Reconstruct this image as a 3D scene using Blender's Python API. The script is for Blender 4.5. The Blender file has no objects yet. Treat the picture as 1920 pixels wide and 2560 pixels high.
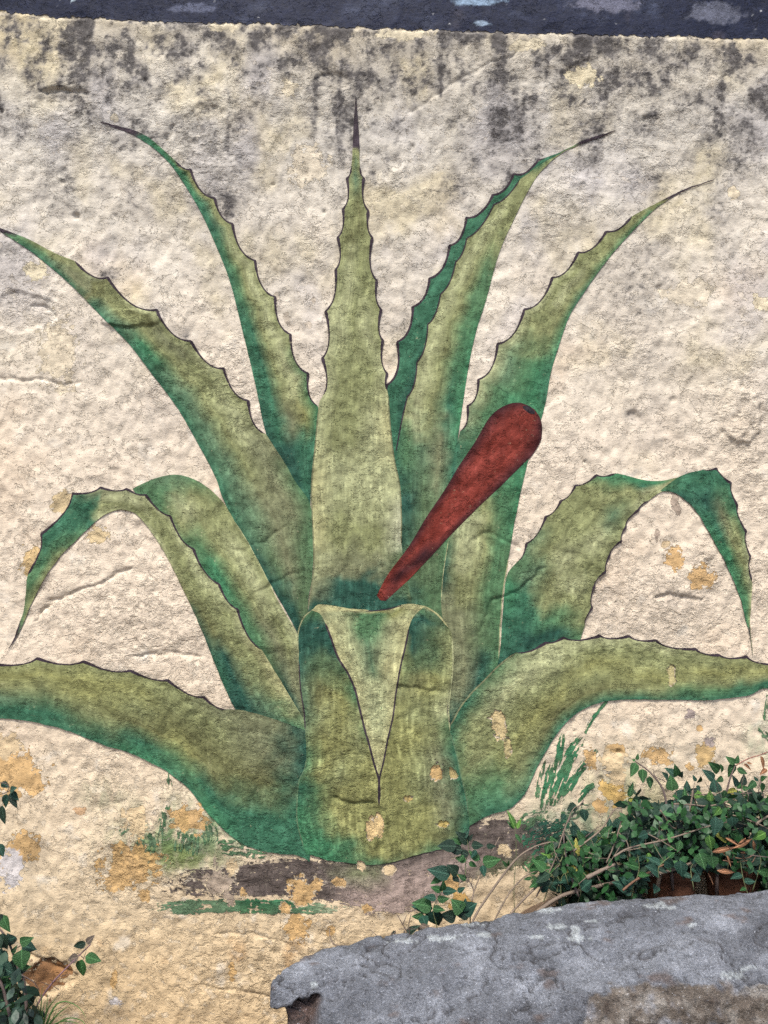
import bpy, math, random
import numpy as np
from mathutils import Vector, Matrix

# ------------------------------------------------------------------ camera, world, sun, exposure
sc = bpy.context.scene
C = sc.collection
S = 0.00125            # metres on the wall per photograph pixel (1920 px = 2.4 m)
CAM_Z, CAM_D = 1.62, 2.31
cam = bpy.data.objects.new('camera', bpy.data.cameras.new('camera'))
C.objects.link(cam)
cam.location = (0, -CAM_D, CAM_Z)
cam.rotation_euler = (math.radians(90), 0, 0)
cam.data.sensor_fit = 'VERTICAL'
cam.data.sensor_height = 36.0
cam.data.lens = 18.0 / (1.6 / CAM_D)
cam.data.clip_start, cam.data.clip_end = 0.05, 500
sc.camera = cam

SUN_EL, SUN_AZ = math.radians(61), math.radians(-16)      # azimuth measured from straight behind the camera
world = bpy.data.worlds.new('World'); sc.world = world; world.use_nodes = True
wn = world.node_tree
sky = wn.nodes.new('ShaderNodeTexSky'); sky.sky_type = 'NISHITA'; sky.sun_disc = False
sky.sun_elevation = SUN_EL; sky.sun_rotation = math.pi - SUN_AZ
sky.air_density = 1.0; sky.dust_density = 3.0; sky.ozone_density = 0.6
wn.links.new(sky.outputs[0], wn.nodes['Background'].inputs[0])
wn.nodes['Background'].inputs[1].default_value = 0.08
sun_d = bpy.data.lights.new('sun', 'SUN'); sun = bpy.data.objects.new('sun', sun_d); C.objects.link(sun)
sun_d.energy = 1.5; sun_d.angle = math.radians(10); sun_d.color = (1.0, 0.95, 0.88)
sdir = Vector((math.sin(SUN_AZ) * math.cos(SUN_EL), -math.cos(SUN_AZ) * math.cos(SUN_EL), math.sin(SUN_EL)))
sun.rotation_euler = sdir.to_track_quat('Z', 'Y').to_euler()
sun.location = (-1, -4, 6)
vs = sc.view_settings
vs.view_transform = 'Standard'; vs.look = 'None'; vs.gamma = 1.0; vs.use_curve_mapping = False
vs.exposure = 1.97
sc.cycles.use_denoising = False     # keep the plaster's grain crisp
ALB = 0.62             # real reflectance as a share of the photographed value

# ------------------------------------------------------------------ helpers
rng = random.Random(7)

def lin(c):
    c = np.asarray(c, float) / 255.0
    return np.where(c <= 0.04045, c / 12.92, ((c + 0.055) / 1.055) ** 2.4)

def alb(c, k=None):
    return lin(c) * (ALB if k is None else k)

def wx(u): return (np.asarray(u, float) - 960) * S
def wz(v): return CAM_Z + (1280 - np.asarray(v, float)) * S

def at(u, v, y):
    """point of the place at depth y that stands where pixel (u, v) of the photograph looks"""
    k = S * (CAM_D + y) / CAM_D
    return Vector(((u - 960) * k, y, CAM_Z + (1280 - v) * k))

_perm = {}
def pn(x, y, seed=0):
    """2-D gradient noise, about -1..1"""
    if seed not in _perm:
        r = np.random.RandomState(seed + 11)
        p = r.permutation(512); a = r.rand(512) * 2 * np.pi
        _perm[seed] = (np.concatenate([p, p]), np.cos(a), np.sin(a))
    p, gx, gy = _perm[seed]
    xi = np.floor(x).astype(np.int64); yi = np.floor(y).astype(np.int64)
    xf = x - xi; yf = y - yi
    def g(ix, iy, dx, dy):
        h = p[(p[ix & 511] + iy) & 511]
        return gx[h] * dx + gy[h] * dy
    u = xf * xf * xf * (xf * (xf * 6 - 15) + 10); v = yf * yf * yf * (yf * (yf * 6 - 15) + 10)
    a = g(xi, yi, xf, yf); b = g(xi + 1, yi, xf - 1, yf)
    c = g(xi, yi + 1, xf, yf - 1); d = g(xi + 1, yi + 1, xf - 1, yf - 1)
    return (a + (b - a) * u + (c - a) * v + (a - b - c + d) * u * v) * 1.5

def fbm(x, y, seed=0, octv=4, gain=0.5):
    s = 0; a = 1.0; t = 0
    for o in range(octv):
        s = s + a * pn(x * 2 ** o, y * 2 ** o, seed + o); t += a; a *= gain
    return s / t * 1.3

def ss(a, b, x):
    t = np.clip((x - a) / (b - a), 0, 1)
    return t * t * (3 - 2 * t)

def mix(a, b, t):
    t = np.asarray(t)[..., None]
    return a * (1 - t) + b * t

def link(name, me, mat=None, parent=None):
    o = bpy.data.objects.new(name, me); C.objects.link(o)
    if mat: me.materials.append(mat)
    if parent: o.parent = parent
    return o

def tag(o, label=None, cat=None, group=None, kind=None):
    if label: o['label'] = label
    if cat: o['category'] = cat
    if group: o['group'] = group
    if kind: o['kind'] = kind
    return o

def empty(name, loc=(0, 0, 0)):
    o = bpy.data.objects.new(name, None); C.objects.link(o); o.location = loc
    o.empty_display_size = 0.05
    return o

def np_mesh(name, co, quads, col=None, smooth=True, rough=None, flake=None):
    me = bpy.data.meshes.new(name)
    n, f = len(co), len(quads)
    me.vertices.add(n); me.vertices.foreach_set('co', np.ascontiguousarray(co, dtype=np.float32).ravel())
    me.loops.add(f * 4); me.polygons.add(f)
    me.loops.foreach_set('vertex_index', np.ascontiguousarray(quads, dtype=np.int32).ravel())
    me.polygons.foreach_set('loop_start', np.arange(0, f * 4, 4, dtype=np.int32))
    me.polygons.foreach_set('use_smooth', np.full(f, smooth))
    me.update(calc_edges=True)
    if col is not None:
        a = me.color_attributes.new('paint', 'FLOAT_COLOR', 'POINT')
        if col.shape[1] == 3: col = np.concatenate([col, np.ones((n, 1))], 1)
        a.data.foreach_set('color', np.ascontiguousarray(col, dtype=np.float32).ravel())
    if rough is not None:
        a = me.attributes.new('rough', 'FLOAT', 'POINT'); a.data.foreach_set('value', np.ascontiguousarray(rough, dtype=np.float32).ravel())
    if flake is not None:
        a = me.color_attributes.new('flake', 'FLOAT_COLOR', 'POINT'); a.data.foreach_set('color', np.ascontiguousarray(flake, dtype=np.float32).ravel())
    return me

def grid_quads(nu, nv):
    i = np.arange(nu * nv).reshape(nu, nv)
    return np.stack([i[:-1, :-1], i[1:, :-1], i[1:, 1:], i[:-1, 1:]], -1).reshape(-1, 4)

# ------------------------------------------------------------------ materials
def nodes(name):
    m = bpy.data.materials.new(name); m.use_nodes = True
    nt = m.node_tree
    return m, nt, nt.nodes['Principled BSDF'], nt.nodes['Material Output']

def nnode(nt, kind, **kw):
    n = nt.nodes.new(kind)
    for k, v in kw.items(): setattr(n, k, v)
    return n

def noise(nt, vec, scale, detail=4, rough=0.6):
    n = nnode(nt, 'ShaderNodeTexNoise'); n.inputs['Scale'].default_value = scale
    n.inputs['Detail'].default_value = detail; n.inputs['Roughness'].default_value = rough
    nt.links.new(vec, n.inputs['Vector']); return n.outputs['Fac']

def math_(nt, op, a, b=None, c=None):
    n = nnode(nt, 'ShaderNodeMath', operation=op)
    for i, v in enumerate((a, b, c)):
        if v is None: continue
        if hasattr(v, 'links'): nt.links.new(v, n.inputs[i])
        else: n.inputs[i].default_value = v
    return n.outputs[0]

def maprange(nt, v, a, b, c, d, smooth=False):
    n = nnode(nt, 'ShaderNodeMapRange')
    if smooth: n.interpolation_type = 'SMOOTHSTEP'
    nt.links.new(v, n.inputs[0])
    for i, k in enumerate((a, b, c, d)): n.inputs[i + 1].default_value = k
    return n.outputs[0]

def mixc(nt, fac, a, b, blend='MIX'):
    n = nnode(nt, 'ShaderNodeMix', data_type='RGBA', blend_type=blend)
    for i, v in ((0, fac), (6, a), (7, b)):
        if hasattr(v, 'links'): nt.links.new(v, n.inputs[i])
        elif i: n.inputs[i].default_value = (*v, 1) if len(v) == 3 else v
        else: n.inputs[i].default_value = v
    return n.outputs[2]

def wall_material(name, cover=False, grain=0.16, rough=0.9, grime=False):
    m, nt, b, out = nodes(name)
    at_ = nnode(nt, 'ShaderNodeAttribute', attribute_name='paint')
    rg = nnode(nt, 'ShaderNodeAttribute', attribute_name='rough').outputs['Fac']
    pos = nnode(nt, 'ShaderNodeNewGeometry').outputs['Position']
    mp = nnode(nt, 'ShaderNodeMapping'); nt.links.new(pos, mp.inputs[0]); mp.inputs['Scale'].default_value = (1, 1, 1.35)
    p = mp.outputs[0]
    f1 = noise(nt, p, 40, 7, 0.62); f2 = noise(nt, p, 190, 4, 0.65); f3 = noise(nt, p, 90, 4, 0.6)
    k = math_(nt, 'ADD', maprange(nt, f3, 0.3, 0.7, 1 - grain * 0.7, 1 + grain * 0.7), maprange(nt, f2, 0.3, 0.7, -grain, grain))
    col = nnode(nt, 'ShaderNodeVectorMath', operation='SCALE')
    nt.links.new(at_.outputs['Color'], col.inputs[0]); nt.links.new(k, col.inputs['Scale'])
    cc = col.outputs[0]
    # relief finer than the mesh: crumbled creases, broken coats, pin holes
    crease = math_(nt, 'SUBTRACT', 1.0, math_(nt, 'MULTIPLY', math_(nt, 'ABSOLUTE', math_(nt, 'SUBTRACT', f1, 0.5)), 5.0))
    coat = maprange(nt, noise(nt, p, 10, 9, 0.68), 0.555, 0.57, 0, 1)
    coat2 = maprange(nt, noise(nt, p, 23, 8, 0.66), 0.58, 0.60, 0, 1)
    hole = maprange(nt, noise(nt, p, 60, 3, 0.5), 0.30, 0.22, 0, 1)
    hole2 = maprange(nt, noise(nt, p, 150, 2, 0.5), 0.29, 0.20, 0, 1)
    rr = math_(nt, 'ADD', 0.07, rg)
    h = math_(nt, 'MULTIPLY', math_(nt, 'ADD', math_(nt, 'MULTIPLY', f1, 5.0), math_(nt, 'MULTIPLY', crease, 1.5)), rr)
    h = math_(nt, 'ADD', h, math_(nt, 'ADD', math_(nt, 'MULTIPLY', f3, 0.5), math_(nt, 'MULTIPLY', f2, 0.16)))
    h = math_(nt, 'SUBTRACT', h, math_(nt, 'ADD', math_(nt, 'MULTIPLY', coat, 0.6), math_(nt, 'MULTIPLY', coat2, 0.45)))
    h = math_(nt, 'SUBTRACT', h, math_(nt, 'ADD', math_(nt, 'MULTIPLY', hole, 2.0), math_(nt, 'MULTIPLY', hole2, 0.4)))
    if grime:
        # limewash tone differs a little where a coat has come away
        cc = mixc(nt, math_(nt, 'MULTIPLY', coat2, 0.35), cc, tuple(alb((226, 214, 192))))
        # mould grows in clumps of specks where the wall is grimy
        g1 = noise(nt, p, 70, 7, 0.72); g2 = noise(nt, p, 24, 4, 0.6)
        gs = math_(nt, 'ADD', g1, math_(nt, 'MULTIPLY', g2, 0.4))
        lev = math_(nt, 'ADD', gs, math_(nt, 'MULTIPLY', at_.outputs['Alpha'], 0.42))
        cc = mixc(nt, math_(nt, 'MULTIPLY', at_.outputs['Alpha'], 0.90), cc, tuple(alb((124, 121, 121))))
        cc = mixc(nt, maprange(nt, lev, 0.84, 1.16, 0, 0.78, True), cc, tuple(alb((66, 63, 62))))
        w1 = noise(nt, p, 90, 5, 0.7)
        cc = mixc(nt, maprange(nt, w1, 0.62, 0.74, 0, 0.5, True), cc, tuple(alb((240, 232, 214))))
        fk = nnode(nt, 'ShaderNodeAttribute', attribute_name='flake')
        fd = math_(nt, 'ADD', fk.outputs['Alpha'], maprange(nt, noise(nt, p, 48, 7, 0.72), 0.25, 0.75, -0.27, 0.27))
        fm = maprange(nt, fd, 0.49, 0.515, 0, 1)
        fc = nnode(nt, 'ShaderNodeVectorMath', operation='SCALE'); nt.links.new(fk.outputs['Color'], fc.inputs[0])
        nt.links.new(maprange(nt, noise(nt, p, 34, 6, 0.7), 0.3, 0.7, 0.72, 1.28), fc.inputs['Scale'])
        cc = mixc(nt, math_(nt, 'MULTIPLY', fm, 0.88), cc, fc.outputs[0])
        lip = math_(nt, 'MULTIPLY', maprange(nt, fd, 0.44, 0.485, 0, 1), math_(nt, 'SUBTRACT', 1.0, fm))
        cc = mixc(nt, math_(nt, 'MULTIPLY', lip, 0.3), cc, tuple(alb((238, 228, 206))))
        h = math_(nt, 'SUBTRACT', h, math_(nt, 'MULTIPLY', fm, 1.1))
    if name == 'mural_paint':     # scuffs where the plaster's high points show through
        w1 = noise(nt, p, 62, 6, 0.72)
        cc = mixc(nt, maprange(nt, w1, 0.63, 0.72, 0, 0.5, True), cc, tuple(alb((200, 194, 156))))
        w2 = noise(nt, p, 120, 5, 0.75)
        cc = mixc(nt, maprange(nt, w2, 0.66, 0.72, 0, 0.6, True), cc, tuple(alb((206, 200, 170))))
    nt.links.new(cc, b.inputs['Base Color'])
    b.inputs['Roughness'].default_value = rough
    b.inputs['Specular IOR Level'].default_value = 0.15
    bp = nnode(nt, 'ShaderNodeBump'); bp.inputs['Strength'].default_value = 1.0; bp.inputs['Distance'].default_value = 0.0030
    nt.links.new(h, bp.inputs['Height']); nt.links.new(bp.outputs[0], b.inputs['Normal'])
    if cover:
        f4 = noise(nt, p, 95, 6, 0.72)
        a = math_(nt, 'ADD', at_.outputs['Alpha'], maprange(nt, f4, 0.25, 0.75, -0.3, 0.3))
        a = maprange(nt, a, 0.47, 0.55, 0, 1, True)
        tr = nnode(nt, 'ShaderNodeBsdfTransparent'); mx = nnode(nt, 'ShaderNodeMixShader')
        nt.links.new(a, mx.inputs[0]); nt.links.new(tr.outputs[0], mx.inputs[1]); nt.links.new(b.outputs[0], mx.inputs[2])
        nt.links.new(mx.outputs[0], out.inputs['Surface'])
    return m

M_PLASTER = wall_material('limewashed_plaster', grain=0.09, grime=True)
M_PAINT = wall_material('mural_paint', cover=True, grain=0.15, rough=0.8)
M_BAND = wall_material('dark_blue_paint', cover=True, grain=0.35, rough=0.7)

# ------------------------------------------------------------------ the wall's relief
def axis(lo, hi, flo, fhi, step):
    core = np.arange(flo, fhi, step)
    r = [fhi]; s = step
    while r[-1] < hi: s *= 1.25; r.append(r[-1] + s)
    l = [flo]; s = step
    while l[-1] > lo: s *= 1.25; l.append(l[-1] - s)
    return np.array(l[:0:-1] + list(core) + r)

GX = axis(-4.0, 4.0, -1.26, 1.26, 0.0045)
GZ = axis(-0.25, 3.9, -0.03, 3.25, 0.0045)
XX, ZZ = np.meshgrid(GX, GZ, indexing='ij')
UU = XX / S + 960; VV = 1280 - (ZZ - CAM_Z) / S            # the same points in photograph pixels
Fq = 1920 / 1659.0                                       # tracing grid of the whole picture

def band_edge(u):
    return np.interp(u, [-2000, 0, 115, 460, 890, 1330, 1920, 4000], [10, 29, 43, 55, 71, 86, 98, 130])

def seg_dist(U, V, pts):
    d = np.full(U.shape, 1e9)
    for (x0, y0), (x1, y1) in zip(pts[:-1], pts[1:]):
        dx, dy = x1 - x0, y1 - y0
        t = np.clip(((U - x0) * dx + (V - y0) * dy) / (dx * dx + dy * dy), 0, 1)
        d = np.minimum(d, np.hypot(U - x0 - t * dx, V - y0 - t * dy))
    return d

def relief():
    x, z = XX, ZZ
    wxn = fbm(x * 5, z * 5, 3, 2) * 0.05; wzn = fbm(x * 5 + 9, z * 5, 5, 2) * 0.05
    xa, za = x + wxn, z + wzn
    h = 0.011 * fbm(x * 1.8, z * 2.0, 20, 2) + 0.0034 * fbm(xa * 7, za * 8, 24, 3, .5)
    rough = 0.75 * ss(0.05, 0.75, fbm(x * 3.2, z * 3.2, 30, 4, .6))
    # named rough places of the photograph
    for (cu, cv, ru, rv, k) in ((360, 1560, 190, 130, .8), (800, 1950, 230, 260, .7), (360, 2150, 160, 120, .9), (700, 2440, 260, 130, .9),
                                (560, 1750, 300, 160, .5), (1650, 1540, 160, 90, .9), (1250, 1800, 160, 120, .7), (200, 300, 130, 90, .8),
                                (500, 380, 110, 110, .8), (1870, 1040, 60, 110, 1), (60, 760, 110, 70, .5), (1500, 260, 330, 140, .35)):
        rough = np.maximum(rough, k * np.exp(-(((UU - cu) / ru) ** 2 + ((VV - cv) / rv) ** 2)))
    r1 = fbm(xa * 27, za * 38, 40, 3, 0.55)
    lump = np.abs(fbm(xa * 33 + 5, za * 42, 47, 3, 0.6))
    h += (0.04 + rough) * (0.0020 * r1 - 0.0046 * lump)
    h += (0.15 + 0.9 * rough) * 0.0010 * fbm(x * 50, z * 60, 50, 2, 0.5)
    ROUGH[0] = rough
    # patches where an upper coat has come away: low steps
    st = fbm(xa * 4.2 + 7, za * 4.2, 60, 3)
    h -= 0.0018 * ss(0.20, 0.30, st)
    # cracks and ledges
    jit = 9 * fbm(x * 22, z * 22, 66, 2)
    for w, dep, pts in CRACKS:
        d = seg_dist(UU + jit, VV + jit * 0.8, pts)
        h -= dep * np.exp(-(d / w) ** 2)
    for cu, cv, r, dep in PITS:
        d = np.hypot((UU - cu) + jit * .5, (VV - cv) - jit * .4)
        h -= dep * np.exp(-(d / r) ** 4); 
    for cu, cv, rx_, ry_, dep in HOLLOWS:
        d = np.hypot((UU - cu) / rx_, (VV - cv) / ry_) + 0.35 * fbm(x * 14, z * 14, 70, 3)
        h -= dep * ss(1.05, 0.85, d)
    # the plaster stands proud of the band above it
    e = band_edge(UU) + 7 * fbm(x * 28, z * 28, 80, 3) + 4
    h += 0.010 * ss(-4, 6, VV - e) * (0.6 + 0.5 * (fbm(x * 30, z * 18, 83, 2)))
    return h

CRACKS = [
    (5, .007, [(100, 1535), (130, 1500), (190, 1480), (270, 1450), (330, 1420)]),
    (4, .005, [(0, 945), (60, 952), (110, 948), (160, 965), (200, 955)]),
    (4, .006, [(75, 762), (110, 765), (140, 790)]),
    (4, .004, [(90, 1555), (110, 1530), (125, 1500)]),
    (4, .004, [(590, 1378), (650, 1360), (720, 1320)]),
    (3, .004, [(540, 2340), (580, 2333), (620, 2335), (680, 2352), (720, 2360)]),
    (5, .008, [(70, 2385), (110, 2400), (140, 2425), (175, 2432)]),
    (4, .005, [(1200, 1580), (1230, 1500), (1290, 1480), (1360, 1420)]),
    (4, .005, [(520, 2470), (620, 2480), (700, 2500)]),
    (6, .006, [(105, 232), (140, 224), (180, 222), (215, 232)]),
    (4, .004, [(1000, 300), (1180, 180), (1260, 150), (1300, 130)]),
    (5, .006, [(1000, 1720), (1080, 1722), (1110, 1730)]),
    (5, .006, [(830, 1990), (880, 2010), (930, 2005)]),
    (4, .004, [(1180, 1350), (1220, 1330), (1300, 1370)]),
    (6, .007, [(1640, 1495), (1690, 1490), (1750, 1500)]),
    (4, .004, [(640, 1480), (700, 1450), (760, 1430)]),
    (5, .006, [(340, 1640), (420, 1630), (500, 1640)]),
]
PITS = [(190, 541, 9, .012), (158, 430, 12, .006), (156, 455, 9, .006), (362, 205, 9, .006), (6, 280, 6, .006), (812, 530, 5, .007),
        (1460, 1155, 5, .006), (1582, 1042, 16, .008), (1030, 366, 8, .006), (1680, 1000, 8, .005), (1778, 550, 6, .005),
        (1615, 300, 9, .006), (1165, 290, 9, .005), (1645, 722, 8, .007), (1436, 1827, 4, .006), (1548, 1880, 8, .01), (1500, 1950, 9, .008),
        (290, 540, 5, .004), (680, 462, 5, .005), (790, 130, 12, .004), (640, 270, 10, .006), (560, 285, 10, .006), (420, 345, 9, .006)]
HOLLOWS = [(160, 250, 70, 32, .006), (500, 340, 85, 70, .005), (1460, 185, 50, 34, .004), (125, 2440, 60, 45, .010), (830, 205, 50, 22, .005),
           (640, 700, 60, 60, .003), (1850, 1040, 45, 80, -.008), (60, 780, 80, 50, .004), (330, 800, 80, 22, -.007)]
ROUGH = [None]
HH = relief()

def sample_h(x, z, HH=None):
    HH = globals()['HH'] if HH is None else HH
    i = np.clip(np.searchsorted(GX, x) - 1, 0, len(GX) - 2); j = np.clip(np.searchsorted(GZ, z) - 1, 0, len(GZ) - 2)
    tx = (x - GX[i]) / (GX[i + 1] - GX[i]); tz = (z - GZ[j]) / (GZ[j + 1] - GZ[j])
    tx = np.clip(tx, 0, 1); tz = np.clip(tz, 0, 1)
    return (HH[i, j] * (1 - tx) + HH[i + 1, j] * tx) * (1 - tz) + (HH[i, j + 1] * (1 - tx) + HH[i + 1, j + 1] * tx) * tz

# places where the limewash or the mural paint has flaked: (u, v, ru, rv, colour)
OCH, PAL, GRY, WHT, YEL, BRN = (206, 168, 112), (216, 192, 152), (166, 150, 134), (210, 205, 204), (208, 196, 156), (128, 86, 52)
PATCHES = [
    (30, 1935, 75, 55, OCH), (75, 1960, 40, 25, OCH), (10, 1860, 40, 30, PAL), (58, 2115, 40, 35, OCH), (12, 2155, 22, 22, OCH), (32, 2170, 30, 45, WHT),
    (330, 2165, 70, 55, OCH), (290, 2205, 30, 25, OCH), (475, 2045, 46, 32, OCH), (340, 2050, 35, 30, PAL), (360, 2240, 18, 15, OCH),
    (742, 2318, 36, 30, OCH), (757, 2225, 32, 36, OCH), (790, 2210, 18, 16, OCH), (715, 2270, 16, 15, OCH), (915, 2267, 14, 11, OCH),
    (845, 2203, 16, 13, OCH), (606, 2230, 10, 12, OCH), (286, 2448, 9, 25, OCH), (300, 2485, 18, 16, PAL), (582, 2432, 10, 26, OCH), (205, 2025, 14, 10, (206, 168, 128)),
    (826, 2325, 9, 16, OCH), (290, 2500, 15, 10, WHT), (548, 2205, 34, 40, GRY), (580, 2160, 16, 28, PAL), (575, 2245, 12, 18, GRY),
    (935, 2065, 22, 30, (222, 192, 136)), (1093, 1925, 15, 24, (206, 170, 110)), (1130, 1930, 12, 14, (190, 170, 110)), (1108, 2055, 14, 9, (170, 150, 80)),
    (1020, 1995, 12, 12, (190, 165, 100)), (1243, 1812, 22, 30, (198, 178, 128)), (1268, 1868, 10, 20, (186, 172, 120)), (1678, 1690, 10, 30, (184, 174, 120)),
    (1686, 1398, 25, 27, OCH), (1748, 1445, 30, 28, OCH), (1640, 1337, 8, 14, GRY), (1685, 1255, 10, 22, GRY), (1692, 1275, 8, 12, GRY), (1662, 1360, 9, 9, PAL),
    (1475, 1895, 14, 26, OCH), (1535, 1895, 34, 32, PAL), (1545, 1870, 20, 12, OCH), (1648, 1892, 30, 24, OCH), (1762, 1885, 24, 30, (200, 168, 112)), (1620, 1885, 15, 12, OCH),
    (1530, 1980, 30, 40, (205, 170, 100)), (1540, 1940, 20, 30, PAL), (1724, 1918, 10, 8, OCH), (1724, 1785, 12, 12, (165, 150, 145)), (1748, 1820, 8, 8, OCH), (1495, 2010, 18, 18, OCH),
    (1772, 1852, 13, 11, (170, 155, 150)), (905, 2165, 14, 14, PAL), (975, 2170, 14, 12, PAL), (1260, 2120, 22, 14, PAL), (1130, 2200, 22, 30, OCH), (1150, 2250, 30, 22, (205, 165, 95)),
    (85, 1405, 28, 34, (206, 176, 122)), (170, 1255, 40, 26, (208, 186, 142)), (250, 1340, 26, 20, (208, 186, 142)), (150, 890, 46, 80, (212, 194, 158)), (90, 680, 26, 30, (214, 200, 150)),
    (770, 420, 46, 46, (214, 200, 172)), (725, 225, 19, 18, (212, 198, 162)), (1835, 485, 18, 14, (222, 202, 160)), (1900, 760, 26, 18, (222, 204, 156)),
    (1720, 735, 60, 30, (218, 204, 176)), (1460, 190, 38, 26, (214, 200, 150)), (130, 60, 30, 18, YEL), (560, 70, 40, 10, YEL), (1010, 90, 60, 14, YEL), (1320, 118, 40, 14, YEL),
    (690, 745, 10, 14, GRY), (718, 800, 8, 16, GRY), (772, 813, 10, 9, GRY), (784, 752, 7, 7, GRY), (290, 300, 10, 9, (140, 132, 110)),
    (110, 2440, 50, 42, BRN), (150, 2436, 30, 20, (150, 104, 62)),
]
PATCHES = [(a, b, c, d, tuple(.4 * k + .6 * q for k, q in zip(e, (218, 208, 188))) if b < 1000 else e) for a, b, c, d, e in PATCHES]
def patch_mask(U, V, p, seed):
    cu, cv, ru, rv, c = p
    sel = (np.abs(U - cu) < ru * 1.9) & (np.abs(V - cv) < rv * 1.9)
    m = np.zeros(U.shape)
    if sel.any():
        u, v = U[sel], V[sel]
        d = np.hypot((u - cu) / ru, (v - cv) / rv) + 0.95 * fbm(u / 26.0, v / 30.0, 90, 4, 0.7)
        m[sel] = ss(1.04, 0.96, d)
    return m

DIRT = [(1520, 240, 360, 150, .5), (870, 250, 150, 190, .5), (560, 430, 150, 170, .42), (1250, 390, 190, 150, .45), (1580, 690, 150, 170, .36), (1810, 320, 150, 200, .45), (250, 320, 170, 130, .3), (1000, 700, 130, 150, .25), (660, 620, 130, 160, .28), (1400, 560, 160, 120, .28),
      # (u, v, ru, rv, strength) dark mould and grime with shapes of its own
    (740, 150, 110, 40, .7), (985, 115, 120, 45, .6), (650, 150, 70, 45, .5), (150, 238, 70, 18, .75), (510, 345, 95, 95, .45), (555, 500, 85, 75, .75),
    (280, 350, 80, 45, .5), (1250, 345, 75, 60, .6), (1130, 290, 110, 70, .5), (1470, 195, 150, 70, .8), (1600, 170, 170, 75, .7), (1805, 150, 120, 65, .6), (1850, 400, 70, 90, .6),
    (1285, 430, 70, 60, .6), (1585, 750, 85, 90, .45), (1550, 580, 50, 90, .4), (860, 190, 70, 60, .8), (930, 215, 60, 45, .7), (880, 370, 22, 60, .7), (190, 100, 70, 30, .45),
    (300, 70, 120, 25, .4), (1060, 120, 60, 40, .6), (1240, 160, 90, 60, .55), (1700, 260, 110, 60, .5), (420, 330, 60, 60, .4), (1000, 820, 45, 50, .35), (960, 560, 60, 60, .2),
    (545, 690, 30, 45, .6), (275, 690, 40, 20, .7), (340, 790, 60, 18, .5), (460, 840, 22, 22, .55), (1580, 1042, 22, 18, .6), (1480, 690, 45, 30, .3),
    (1810, 600, 60, 60, .35), (170, 445, 26, 30, .6), (640, 110, 60, 25, .5), (1140, 720, 50, 40, .2), (60, 700, 70, 30, .25), (1340, 640, 60, 50, .3), (1900, 330, 60, 90, .4),
    (1540, 1950, 18, 22, .7), (1520, 1925, 18, 10, .7), (1540, 2010, 40, 20, .45), (1700, 1500, 70, 26, .3), (500, 2120, 20, 14, .4),
    (700, 600, 90, 120, .22), (1050, 500, 120, 120, .2), (330, 560, 110, 100, .25), (1690, 900, 120, 60, .15), (1640, 1100, 120, 60, .15)]

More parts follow.
